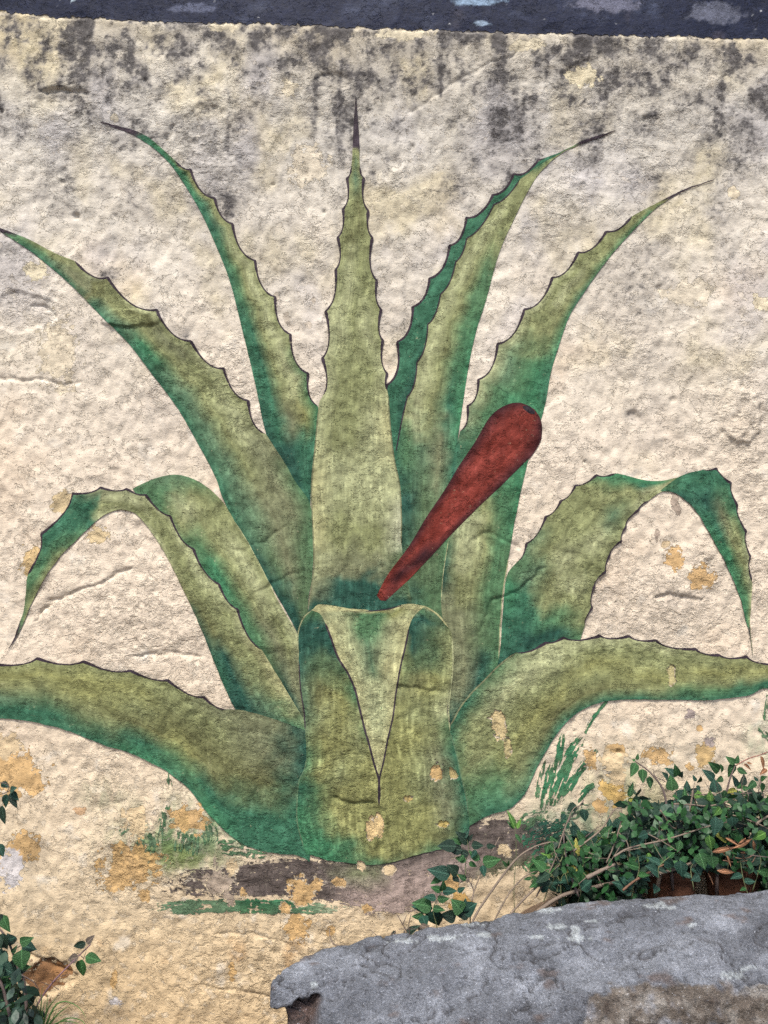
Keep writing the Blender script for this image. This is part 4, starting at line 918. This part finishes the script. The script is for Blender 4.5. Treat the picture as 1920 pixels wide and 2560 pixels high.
# ---- shrub banked between the boulder and the wall
sb = Vector((.78, -.2, .38))
shrub = empty('leafy_shrub', sb)
tag(shrub, 'dense dark green leafy shrub spilling over the boulder beside the wall', 'shrub')
STEMS = [('Z6', [(-250, 1420), (0, 1250), (250, 1180), (640, 1090), (890, 1040), (1100, 960)], -.30, -.24, .0075, .005, MB_GREY),
         ('Z6', [(760, 1250), (840, 900), (890, 760), (1000, 620), (1040, 520), (1060, 400)], -.2, -.16, .0085, .003, MB_GREY),
         ('Z6', [(430, 930), (560, 860), (860, 790), (1180, 690), (1400, 640)], -.33, -.27, .0035, .002, MB_GREY),
         ('Z6', [(80, 900), (170, 840), (330, 710), (430, 560), (490, 540)], -.24, -.2, .004, .002, MB_GREY),
         ('Z6', [(570, 1250), (565, 1060), (540, 830), (470, 740)], -.3, -.26, .0035, .002, MB_GREY),
         ('Z6', [(910, 510), (1040, 515), (1220, 522), (1480, 440)], -.27, -.2, .0035, .002, MB_GREY),
         ('Z6', [(680, 740), (800, 800), (960, 900)], -.34, -.33, .0022, .0015, MB_GREY),
         ('Z6', [(800, 560), (880, 680), (920, 710)], -.28, -.24, .003, .002, MB_GREY),
         ('Z6', [(1380, 600), (1560, 660), (1760, 760)], -.3, -.26, .0028, .002, MB_GREY), ('Z6', [(1560, 670), (1680, 600), (1850, 560)], -.28, -.2, .0045, .003, MB_GREY),
         ('Z6', [(1250, 1250), (1260, 900), (1290, 600), (1350, 330), (1400, 200)], -.2, -.14, .006, .002, MB_DARK),
         ('Z6', [(900, 1200), (860, 700), (830, 420), (720, 260), (600, 170)], -.22, -.12, .006, .0018, MB_DARK), ('Z6', [(840, 330), (760, 290), (745, 235)], -.14, -.12, .002, .0012, MB_DARK),
         ('Z6', [(370, 980), (430, 840), (490, 640), (490, 550)], -.26, -.22, .003, .0018, MB_GREY), ('Z6', [(210, 1100), (330, 1040), (440, 990)], -.33, -.31, .007, .005, MB_GREY),
         ('Z6', [(500, 1200), (600, 1120), (760, 1030), (890, 960)], -.33, -.3, .004, .003, bark('bark_rust', (.06, .03, .018), (.15, .075, .04))),
         ('Z6', [(1500, 1200), (1560, 800), (1620, 500), (1600, 320)], -.2, -.12, .005, .002, MB_DARK), ('Z6', [(150, 1250), (60, 1000), (30, 760), (70, 640), (190, 480)], -.3, -.2, .004, .0015, MB_DARK),
         ('Z6', [(1050, 440), (1250, 430), (1500, 425), (1700, 400)], -.16, -.14, .002, .0015, MB_DARK), ('Z6', [(-190, 1250), (-60, 1000), (20, 760), (100, 560), (170, 520)], -.28, -.22, .003, .0012, MB_GREY)]
stem_objs = []
for g_, pts, y0, y1, r0, r1, mt in STEMS:
    o, path = branch(shrub, sb, px(g_, pts, y0, y1), r0, r1, mt); stem_objs.append((o, path))
# the clearest single leaves of the photograph
front = stem_objs[2][0]
traced_leaves('Z6', [((1240, 610), (1250, 770)), ((1370, 610), (1385, 700)), ((900, 545), (850, 580)), ((700, 745), (625, 775)), ((960, 960), (975, 1100)), ((1110, 900), (1160, 1030)), ((1210, 920), (1230, 1030)), ((800, 850), (790, 960)), ((1110, 1080), (1060, 1120)), ((770, 1160), (760, 1215))], -.345, front, sb, 'broad', [0, 0, 0, 1])
traced_leaves('Z6', [((1190, 760), (1210, 880)), ((960, 800), (940, 900)), ((1640, 740), (1540, 790)), ((710, 900), (700, 980)), ((1560, 330), (1500, 390)), ((900, 440), (945, 470)), ((1660, 1060), (1590, 1050)), ((1280, 540), (1240, 600)), ((1320, 400), (1300, 470)), ((640, 540), (590, 560))], -.33, front, sb, 'ovate', [2, 1, 2])
traced_leaves('Z6', [((605, 180), (570, 290)), ((660, 230), (660, 340)), ((600, 170), (575, 150)), ((610, 160), (625, 110)), ((715, 290), (720, 390)), ((860, 320), (830, 260)), ((930, 290), (845, 220)), ((930, 290), (925, 205)), ((950, 290), (975, 260)), ((1230, 320), (1150, 240)), ((1270, 250), (1200, 185)), ((1395, 190), (1330, 135)), ((1400, 190), (1425, 125)),
               ((1380, 180), (1350, 300)), ((1410, 230), (1500, 270)), ((1290, 260), (1290, 195)), ((1300, 300), (1250, 330)), ((1600, 320), (1640, 290)), ((1580, 330), (1545, 290)), ((1610, 340), (1620, 420)), ((1085, 330), (1060, 280)), ((1100, 340), (1130, 300)), ((1090, 360), (1120, 410))], -.14, stem_objs[11][0], sb, 'ovate', [1, 1, 0])
traced_leaves('Z6', [((130, 520), (55, 560)), ((190, 550), (200, 655)), ((170, 520), (190, 500)), ((100, 680), (120, 770)), ((40, 590), (10, 640))], -.2, stem_objs[17][0], sb, 'toothed', [0, 3])
# twigs with paired leaves filling the bank
TOPU = [1300, 1360, 1400, 1440, 1500, 1560, 1580, 1640, 1700, 1740, 1780, 1840, 1880, 1960, 2100]; TOPV = [2190, 2120, 2060, 2060, 2070, 2010, 1940, 1960, 1950, 1975, 1950, 1930, 1960, 1950, 1960]
ROCKU = [1100, 1278, 1481, 1700, 1920, 2100]; ROCKV = [2319, 2284, 2253, 2240, 2224, 2222]
def leafy_twig(u0, v0, u1, v1, y0, y1, nl, size, mats, shapes, root, base, r=.0018, mat=MB_GREEN):
    p0, p1 = at(u0, v0, y0), at(u1, v1, y1)
    midp = (p0 + p1) * .5 + Vector((rng.uniform(-.02, .02), rng.uniform(-.02, .02), rng.uniform(-.005, .03)))
    o, path = branch(root, base, [p0, midp, p1], r, r * .5, mat, 'twig')
    N = len(path)
    for k in range(nl):
        f = .25 + .75 * k / max(1, nl - 1); i = min(N - 2, int(f * (N - 1)))
        p = path[i]; tg = (path[i + 1] - path[i]).normalized()
        side = tg.cross(CAMDIR).normalized() * (1 if k % 2 else -1)
        if k == nl - 1: d = tg + Vector((rng.uniform(-.3, .3), rng.uniform(-.4, .1), rng.uniform(-.2, .2)))
        else: d = side + tg * rng.uniform(.1, .8) + Vector((rng.uniform(-.4, .4), rng.uniform(-.5, .3), rng.uniform(-.55, .25)))
        n = CAMDIR * rng.uniform(.3, 1.1) + Vector((rng.uniform(-.6, .6), rng.uniform(-.5, .3), rng.uniform(-.1, 1.0)))
        place_leaf(p, d, n, size * rng.uniform(.55, 1.4), rng.choice(shapes), rng.choice(mats), o, base)
nleaf = 0
for i in range(46):
    u1 = rng.uniform(1385, 1990); top = np.interp(u1, TOPU, TOPV); bot = np.interp(u1, ROCKU, ROCKV) - 12
    fr_ = rng.random() ** 1.2 if i > 16 else rng.uniform(0, .12)
    v1 = top + (bot - 40 - top) * fr_ * .9 + 14
    y1 = -.10 - .24 * fr_ + rng.uniform(-.05, .05)
    u0 = u1 + rng.uniform(-60, 60); v0 = min(v1 + rng.uniform(50, 120), bot + 30)
    leafy_twig(u0, v0, u1, v1, max(-.36, y1 - .02), y1, 5, rng.uniform(.030, .044), [0, 1, 1, 3, 0, 1, 2, 0, 1, 3, 1, 6] if fr_ < .5 else [0, 0, 1, 3], ['ovate', 'ovate', 'broad', 'lance'], shrub, sb)
for i in range(16):      # the thin left skirt of the bank
    u1 = rng.uniform(1345, 1470); v1 = rng.uniform(2085, 2225) + max(0, (1400 - u1)) * .6; v1 = min(v1, np.interp(u1, ROCKU, ROCKV) - 15)
    leafy_twig(u1 + rng.uniform(-25, 40), v1 + rng.uniform(30, 80), u1, v1, -.28, -.24 + rng.uniform(-.06, .06), 4, rng.uniform(.026, .038), [1, 0, 3, 1], ['ovate', 'lance', 'broad'], shrub, sb)
for i in range(34):      # fine bare twigs crossing the bank
    u1 = rng.uniform(1400, 1930); top = np.interp(u1, TOPU, TOPV); bot = np.interp(u1, ROCKU, ROCKV)
    v1 = rng.uniform(top + 20, bot - 20); a_ = rng.uniform(-.6, 2.2); L_ = rng.uniform(30, 90); y_ = rng.uniform(-.35, -.2)
    branch(shrub, sb, [at(u1, v1, y_), at(u1 + math.cos(a_) * L_ * .5 + rng.uniform(-6, 6), v1 - math.sin(a_) * L_ * .5, y_ - .01), at(u1 + math.cos(a_) * L_, v1 - math.sin(a_) * L_, y_ + rng.uniform(-.03, .03))], rng.uniform(.0012, .0024), .0006, rng.choice([MB_GREY, MB_GREY, MB_DARK]), 'twig')
# leaves deep inside that no one could count
for cnt_, ya_, yb_, la_, mt_ in ((2300, -.24, -.05, .05, 3), (750, -.33, -.2, .034, 1)):  # deeper set is coloured darker, putting the interior's shade into the leaves
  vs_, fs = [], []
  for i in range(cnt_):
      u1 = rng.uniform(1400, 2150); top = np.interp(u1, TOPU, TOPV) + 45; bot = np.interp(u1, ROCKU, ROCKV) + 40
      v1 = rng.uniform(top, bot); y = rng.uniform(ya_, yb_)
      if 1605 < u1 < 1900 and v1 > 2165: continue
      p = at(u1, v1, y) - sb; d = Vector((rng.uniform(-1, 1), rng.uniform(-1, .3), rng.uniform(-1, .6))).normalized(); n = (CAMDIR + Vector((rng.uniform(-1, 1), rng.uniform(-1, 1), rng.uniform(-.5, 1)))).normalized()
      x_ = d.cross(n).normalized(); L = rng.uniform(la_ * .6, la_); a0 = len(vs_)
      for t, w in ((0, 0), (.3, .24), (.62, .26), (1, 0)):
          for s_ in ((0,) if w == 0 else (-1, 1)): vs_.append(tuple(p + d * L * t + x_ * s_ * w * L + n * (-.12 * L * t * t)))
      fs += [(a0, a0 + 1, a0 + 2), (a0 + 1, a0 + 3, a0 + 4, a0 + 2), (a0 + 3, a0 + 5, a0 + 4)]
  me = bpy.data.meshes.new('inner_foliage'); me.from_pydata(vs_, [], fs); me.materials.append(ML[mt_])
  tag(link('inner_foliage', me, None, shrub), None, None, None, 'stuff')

# ---- slender saplings left of the bank
b1 = at(1095, 2420, -.32)
sap1 = empty('seedling', b1); tag(sap1, 'small seedling with paired narrow leaves at the boulder\'s left shoulder', 'seedling')
o, _ = branch(sap1, b1, px('Z7', [(500, 1330), (485, 1170), (455, 1040), (480, 970), (525, 890)], -.32, -.3), .002, .001, MB_GREEN, 'stem')
traced_leaves('Z7', [((525, 885), (438, 852)), ((525, 885), (542, 812)), ((530, 890), (640, 880)), ((650, 890), (708, 858)), ((480, 945), (388, 928)), ((490, 950), (580, 950)), ((452, 1025), (288, 1005)), ((455, 1025), (540, 1035)), ((445, 1010), (300, 982)), ((430, 1025), (398, 1100)), ((385, 1085), (290, 1092)), ((390, 1090), (350, 1140))], -.305, o, b1, 'ovate', [1, 1, 0], jit=.012)
traced_leaves('Z7', [((455, 1040), (500, 1180)), ((370, 1080), (400, 1175)), ((640, 1085), (520, 1085)), ((600, 1085), (628, 1135)), ((690, 1050), (612, 962)), ((690, 1055), (795, 985)), ((740, 1065), (640, 1078)), ((690, 1050), (720, 960))], -.32, o, b1, 'broad', [1, 3, 0], jit=.012)
b2 = at(1178, 2400, -.30)
sap2 = empty('sapling', b2); tag(sap2, 'thin sapling with leafy crown growing up before the painted ground strip', 'sapling')
o, _ = branch(sap2, b2, px('Z7', [(745, 1250), (760, 980), (780, 890), (740, 800), (690, 720), (650, 680)], -.3, -.27), .0022, .001, MB_DARK, 'stem')
o2, _ = branch(sap2, b2, px('Z7', [(762, 970), (785, 880), (840, 740), (900, 620), (985, 455)], -.3, -.25), .0026, .0018, MB_GREY, 'stem')
branch(sap2, b2, px('Z7', [(755, 840), (790, 740)], -.29, -.28), .0012, .0008, MB_DARK, 'stem'); branch(sap2, b2, px('Z7', [(715, 770), (715, 660), (740, 560), (720, 450)], -.28, -.26), .0014, .0008, MB_GREEN, 'stem')
traced_leaves('Z7', [((595, 755), (420, 715)), ((530, 765), (440, 828)), ((652, 748), (580, 682)), ((612, 765), (668, 815)), ((722, 795), (655, 755)), ((850, 655), (985, 638)), ((850, 680), (865, 768)), ((825, 640), (740, 565)), ((720, 640), (630, 622)), ((740, 600), (655, 560)), ((760, 520), (855, 522)), ((740, 500), (650, 420)), ((880, 525), (955, 530)), ((640, 530), (495, 520)),
               ((700, 460), (740, 400)), ((740, 660), (805, 690)), ((780, 590), (835, 640)), ((700, 600), (660, 650)), ((730, 480), (770, 440)), ((690, 560), (560, 540)), ((800, 560), (760, 620)), ((690, 500), (620, 470))], -.27, o2, b2, 'ovate', [1, 1, 3, 0], jit=.015)
b3 = at(1290, 2400, -.22)
sap3 = empty('sprout', b3); tag(sap3, 'short green sprout with three upright leaves against the dark painted strip', 'sprout')
o, _ = branch(sap3, b3, px('Z7', [(1120, 1300), (1100, 900), (1118, 600), (1115, 470), (1108, 370)], -.22, -.2), .0014, .0008, MB_GREEN, 'stem')
traced_leaves('Z7', [((1108, 390), (1065, 248)), ((1125, 390), (1152, 310)), ((1112, 430), (1165, 505)), ((1100, 390), (1050, 330)), ((1045, 690), (1015, 650)), ((1045, 690), (1065, 650))], -.2, o, b3, 'lance', [1, 1, 2], jit=.008)
# dead stems leaning out of the bank
for lab, pts, y0, y1, r0, r1 in (
        ('long arched dry grey stem rising from behind the boulder', [(740, 1220), (780, 1110), (870, 960), (1100, 650), (1250, 540), (1370, 500), (1420, 495)], -.36, -.26, .0042, .002),
        ('thin dry stem leaning right between the arched stem and the bank', [(930, 1180), (960, 1090), (1080, 880), (1220, 750), (1400, 710)], -.34, -.26, .0028, .0016),
        ('straight thick dry stem leaning into the leafy bank', [(1010, 1150), (1080, 1060), (1200, 930), (1400, 740), (1500, 640)], -.34, -.24, .004, .0028)):
    bb = px('Z7', [pts[0]], y0)[0]
    me, _ = tube_mesh('withered_cane', px('Z7', pts, y0, y1), r0, r1, MB_GREY, bb, knots=.15)
    o = link('withered_cane', me); o.location = bb; tag(o, lab, 'cane', 'withered canes')
bb = at(1010, 2390, -.36)
tw = empty('dry_twig', bb); tag(tw, 'small dark forked twig with withered leaves at the boulder\'s rim', 'twig')
o, _ = branch(tw, bb, px('Z7', [(280, 1300), (240, 1200), (200, 1130), (168, 1070)], -.36), .0022, .0012, MB_DARK, 'stem')
branch(tw, bb, px('Z7', [(215, 1150), (245, 1078)], -.36), .0014, .0008, MB_DARK, 'stem'); branch(tw, bb, px('Z7', [(270, 1240), (262, 1150), (280, 1070)], -.36), .0018, .001, MB_DARK, 'stem'); branch(tw, bb, px('Z7', [(180, 1190), (240, 1188), (330, 1190)], -.36), .0012, .001, MB_DARK, 'stem')
traced_leaves('Z7', [((160, 1200), (105, 1270)), ((240, 1230), (330, 1160)), ((260, 1240), (180, 1262)), ((330, 1190), (420, 1165)), ((300, 1230), (370, 1215)), ((350, 1160), (430, 1180)), ((230, 1200), (220, 1250)), ((150, 1200), (130, 1230))], -.35, o, bb, 'lance', [3, 3, 5], jit=.01)
for lab, g_, pts, y0, y1, r in (('crooked brown twig standing beside the boulder\'s left end', 'C7', [(1520, 800), (1505, 772), (1450, 765), (1428, 735), (1422, 690)], -.3, -.1, .004),
                                ('straight grey twig poking up over the boulder rim', 'C7', [(1700, 775), (1650, 740), (1595, 695)], -.3, -.25, .002)):
    bb = px(g_, [pts[0]], y0)[0]; me, _ = tube_mesh('fallen_twig', px(g_, pts, y0, y1), r, r * .5, MB_GREY, bb, knots=.2)
    o = link('fallen_twig', me); o.location = bb; tag(o, lab, 'twig')
bb = at(1842, 1915, -.1)
tw = empty('thorny_twig', bb); tag(tw, 'reddish thorny twig with withered curled leaves above the leafy shrub', 'twig')
o, _ = branch(tw, bb, px('Z6', [(1380, 230), (1410, 200), (1500, 150), (1600, 118), (1720, 70)], -.12, -.1), .0022, .0016, bark('bark_red', (.12, .04, .03), (.2, .08, .06)), 'stem')
for a_, c_ in (((1510, 148), (1495, 130)), ((1610, 115), (1620, 90)), ((1590, 122), (1575, 135)), ((1655, 100), (1640, 80))): branch(tw, bb, px('Z6', [a_, c_], -.11), .0012, .0003, MB_DARK, 'thorn')
traced_leaves('Z6', [((1600, 125), (1640, 240)), ((1465, 195), (1540, 235)), ((1490, 180), (1535, 190)), ((1650, 230), (1600, 270))], -.11, o, bb, 'lance', [4, 5, 4], jit=.006)

# ---- terracotta pots half hidden under the shrub and the dry litter on them
M_TERRA, nt, b, out = nodes('terracotta')
pos = nnode(nt, 'ShaderNodeNewGeometry').outputs['Position']
c = mixc(nt, noise(nt, pos, 40, 5, .7), (.06, .022, .010), (.15, .06, .028)); c = mixc(nt, maprange(nt, noise(nt, pos, 160, 3, .7), .55, .7, 0, .5), c, (.08, .05, .03))
nt.links.new(c, b.inputs['Base Color']); b.inputs['Roughness'].default_value = .9
def pot(u, v, y, r, label):
    top = at(u, v, y); z0 = float(ground_z(top.x, top.y)) - .02; h = top.z - z0
    t = empty('terracotta_pot', (top.x, top.y, z0)); tag(t, label, 'pot', 'terracotta pots behind the boulder')
    def lathe(name, prof, mat):
        n = 36; vs_ = []; fs = []
        for (rr, zz) in prof:
            for k in range(n): a = 2 * math.pi * k / n; vs_.append((rr * math.cos(a), rr * math.sin(a), zz))
        for i in range(len(prof) - 1):
            for k in range(n): k2 = (k + 1) % n; fs.append((i * n + k, i * n + k2, (i + 1) * n + k2, (i + 1) * n + k))
        fs.append(tuple(range((len(prof) - 1) * n, len(prof) * n)))
        me = bpy.data.meshes.new(name); me.from_pydata(vs_, [], fs)
        for p in me.polygons: p.use_smooth = len(p.vertices) == 4
        return link(name, me, mat, t)
    lathe('body', [(r * .7, 0), (r * .95, h - .03), (r * .95, h - .028)], M_TERRA)
    lathe('rim', [(r * .95, h - .032), (r * 1.04, h - .03), (r * 1.06, h - .004), (r * 1.04, h), (r * .93, h), (r * .9, h - .02), (r * .88, h - .06)], M_TERRA)
    lathe('potting_soil', [(r * .2, h - .026), (r * .9, h - .028), (r * .4, h - .022)], bpy.data.materials['garden_soil'])
pot(1675, 2150, -.13, .078, 'rust brown terracotta pot under the thick stem behind the boulder')
pot(1830, 2142, -.13, .080, 'rust brown terracotta pot below the curled dry leaves')
bb = at(1820, 2140, -.30)
lit = empty('dry_leaf_litter', bb); tag(lit, 'curled orange brown dead leaves caught in the shrub above the pots', 'dead leaves')
traced_leaves('Z6', [((1210, 895), (1400, 850)), ((1390, 860), (1540, 790)), ((1320, 780), (1420, 830)), ((1330, 920), (1370, 1000)), ((1540, 800), (1560, 900)), ((1440, 900), (1530, 890)), ((1280, 860), (1330, 930)), ((1430, 820), (1490, 780)), ((1250, 1040), (1420, 1060)), ((1180, 1060), (1230, 1150))], -.31, lit, bb, 'narrow', [4, 4, 4], jit=.02)
for pts in ([(1400, 940), (1470, 945), (1530, 925), (1560, 885)], [(1460, 920), (1480, 965), (1530, 975), (1560, 930)], [(1300, 960), (1400, 975), (1500, 960)], [(1330, 840), (1380, 900), (1370, 960)]):
    branch(lit, bb, px('Z6', pts, -.32, -.29), .0018, .001, bpy.data.materials['bark_rust'], 'leaf_stalk')

# ---- plants at the left edge
b4 = at(40, 2600, -.25)
sl = empty('corner_shrub', b4); tag(sl, 'dark leafy shrub in the lower left corner of the wall', 'shrub')
o, _ = branch(sl, b4, px('Z8', [(240, 2300), (220, 2050), (200, 1850), (150, 1740), (60, 1500), (-40, 1380)], -.26, -.22), .006, .003, MB_DARK, 'stem')
branch(sl, b4, px('Z8', [(120, 2300), (60, 2050), (20, 1900), (-60, 1700)], -.28, -.25), .006, .004, MB_DARK, 'stem'); branch(sl, b4, px('Z8', [(180, 1800), (280, 1860), (330, 1930)], -.26, -.25), .0022, .001, MB_DARK, 'stem')
branch(sl, b4, px('Z8', [(70, 1830), (180, 1800), (240, 1740)], -.25, -.25), .0016, .001, MB_DARK, 'stem'); branch(sl, b4, px('Z8', [(110, 1610), (150, 1570), (200, 1550)], -.24, -.24), .0016, .001, MB_DARK, 'stem')
traced_leaves('Z8', [((180, 1590), (180, 1765)), ((165, 1530), (268, 1500)), ((190, 1550), (290, 1590)), ((120, 1540), (60, 1460)), ((30, 1300), (60, 1450)), ((10, 1290), (0, 1400)), ((20, 1450), (40, 1600)), ((0, 1720), (110, 1800)), ((20, 1700), (-40, 1800)), ((60, 1830), (30, 1990)), ((10, 1480), (-30, 1600)), ((0, 1600), (60, 1700)), ((0, 1900), (90, 1850)),
               ((60, 2040), (170, 2150)), ((30, 2100), (80, 2230)), ((160, 2140), (260, 2180)), ((230, 2150), (170, 2240)), ((90, 2060), (0, 2120)), ((-20, 1960), (50, 2080)), ((120, 2180), (60, 2290)), ((0, 1850), (-60, 1960)), ((150, 1760), (240, 1735)), ((20, 1330), (-40, 1300)), ((250, 2120), (330, 2200))], -.25, o, b4, 'broad', [0, 3, 0, 1, 3], jit=.03)
traced_leaves('Z8', [((60, 1500), (130, 1490)), ((100, 1620), (140, 1560)), ((20, 1640), (10, 1720)), ((200, 1740), (245, 1735)), ((60, 1950), (120, 1960))], -.24, o, b4, 'ovate', [1, 0], jit=.02)
for i in range(10):
    u1, v1 = rng.uniform(-140, 40), rng.uniform(2340, 2560)
    leafy_twig(u1 - 60, v1 + 80, u1, v1, -.27, -.22, 5, .05, [0, 3, 3, 1], ['broad', 'ovate'], sl, b4, .002, MB_DARK)
vs_, fs = [], []
for i in range(420):
    u1 = rng.uniform(-160, 95); v1 = rng.uniform(2350 + max(0, u1) * 1.6, 2640); p = at(u1, v1, rng.uniform(-.3, -.12)) - b4
    d = Vector((rng.uniform(-1, 1), rng.uniform(-1, .3), rng.uniform(-1, .6))).normalized(); n = (CAMDIR + Vector((rng.uniform(-1, 1), rng.uniform(-1, 1), rng.uniform(-.5, 1)))).normalized()
    x_ = d.cross(n).normalized(); L = rng.uniform(.026, .05); a0 = len(vs_)
    for t, w in ((0, 0), (.3, .24), (.62, .26), (1, 0)):
        for s_ in ((0,) if w == 0 else (-1, 1)): vs_.append(tuple(p + d * L * t + x_ * s_ * w * L + n * (-.12 * L * t * t)))
    fs += [(a0, a0 + 1, a0 + 2), (a0 + 1, a0 + 3, a0 + 4, a0 + 2), (a0 + 3, a0 + 5, a0 + 4)]
me = bpy.data.meshes.new('inner_foliage'); me.from_pydata(vs_, [], fs); me.materials.append(ML[3])
tag(link('inner_foliage', me, None, sl), None, None, None, 'stuff')
b5 = at(75, 2600, -.24)
sp = empty('purple_stemmed_sprig', b5); tag(sp, 'young sprig with purple stem and few leaves leaning over the exposed brown plaster', 'sprig')
o, _ = branch(sp, b5, px('Z8', [(270, 2230), (300, 2080), (420, 1890), (600, 1700), (760, 1545)], -.24, -.14), .0042, .0022, MB_PURPLE, 'stem', .08)
for a_, c_ in (((420, 1890), (330, 1855)), ((480, 1820), (600, 1790)), ((440, 1870), (430, 1840)), ((440, 1890), (500, 1930)), ((700, 1660), (640, 1610)), ((700, 1670), (735, 1560))): branch(sp, b5, px('Z8', [a_, c_], -.19), .0014, .0004, MB_DARK, 'thorn')
traced_leaves('Z8', [((690, 1670), (680, 1825)), ((715, 1645), (845, 1685)), ((660, 1650), (560, 1680)), ((725, 1535), (785, 1473)), ((720, 1530), (610, 1572))], -.16, o, b5, 'ovate', [1, 3, 5], jit=.004)
b6 = at(-30, 1980, -.12)
hs = empty('hanging_sprig', b6); tag(hs, 'dark drooping leaves of a sprig entering at the left edge, level with ochre stain', 'sprig')
o, _ = branch(hs, b6, px('Z8', [(-160, 330), (-60, 310), (40, 275), (95, 250)], -.13, -.11), .0025, .0014, MB_DARK, 'stem')
branch(hs, b6, px('Z8', [(-40, 190), (40, 195), (75, 225), (60, 265)], -.12), .0016, .0012, MB_DARK, 'stem')
traced_leaves('Z8', [((60, 285), (35, 405)), ((95, 265), (130, 410)), ((100, 262), (150, 340)), ((20, 380), (25, 545)), ((85, 265), (125, 232)), ((10, 190), (80, 230)), ((-10, 700), (22, 815)), ((-60, 320), (-80, 460))], -.115, o, b6, 'ovate', [0, 3, 3], jit=.01)
b7 = at(115, 2600, -.2)
gt = empty('grass_tuft', b7); tag(gt, 'tuft of thin green grass blades at the foot of the purple stem', 'grass')
def blade(pts, w, y, mat):
    q = px('Z8', pts, y, y - .03); arr = np.array([list(p - b7) for p in q])
    cs = np.stack([np.interp(np.linspace(0, len(arr) - 1, 14), range(len(arr)), arr[:, k]) for k in range(3)], -1)
    # round the path
    for _ in range(3): cs[1:-1] = .25 * cs[:-2] + .5 * cs[1:-1] + .25 * cs[2:]
    vs_, fs = [], []
    for i, p in enumerate(cs):
        tg = cs[min(i + 1, 13)] - cs[max(i - 1, 0)]; sd = np.cross(tg, (0, 1, .2)); sd /= np.linalg.norm(sd) + 1e-9
        ww = w * (1 - (i / 13) ** 1.6) + .0003
        vs_ += [tuple(p - sd * ww), tuple(p + np.array([0, -.35 * ww, 0])), tuple(p + sd * ww)]
    for i in range(13): a = i * 3; fs += [(a, a + 1, a + 4, a + 3), (a + 1, a + 2, a + 5, a + 4)]
    me = bpy.data.meshes.new('blade'); me.from_pydata(vs_, [], fs)
    return link('blade', me, mat, gt)
M_GRASS = bark('grass_green', (.03, .09, .02), (.09, .18, .045))
for i, pts in enumerate([[(330, 2250), (345, 2050), (355, 1900)], [(350, 2250), (400, 2080), (485, 1975)], [(380, 2250), (450, 2040), (560, 2010), (680, 2080), (720, 2160)], [(370, 2250), (430, 2110), (520, 2070)], [(340, 2250), (320, 2060), (290, 1960)], [(390, 2250), (480, 2130), (600, 2040)], [(400, 2250), (520, 2180), (640, 2200), (690, 2240)], [(360, 2250), (390, 2100), (400, 1960)],
                         [(320, 2250), (270, 2100), (190, 1950)], [(300, 2250), (210, 2080), (170, 1960)], [(290, 2250), (160, 2050), (150, 1900)], [(330, 2250), (300, 2120), (240, 2020)], [(380, 2250), (460, 2150), (560, 2130)], [(370, 2250), (350, 2120), (380, 2010)], [(310, 2250), (240, 2150), (130, 2100)], [(400, 2260), (440, 2180), (470, 2100)], [(280, 2250), (220, 2000), (215, 1880)], [(410, 2260), (560, 2150), (700, 2180), (720, 2250)]]):
    blade(pts, rng.uniform(.0016, .0028), rng.uniform(-.22, -.16), M_GRASS)
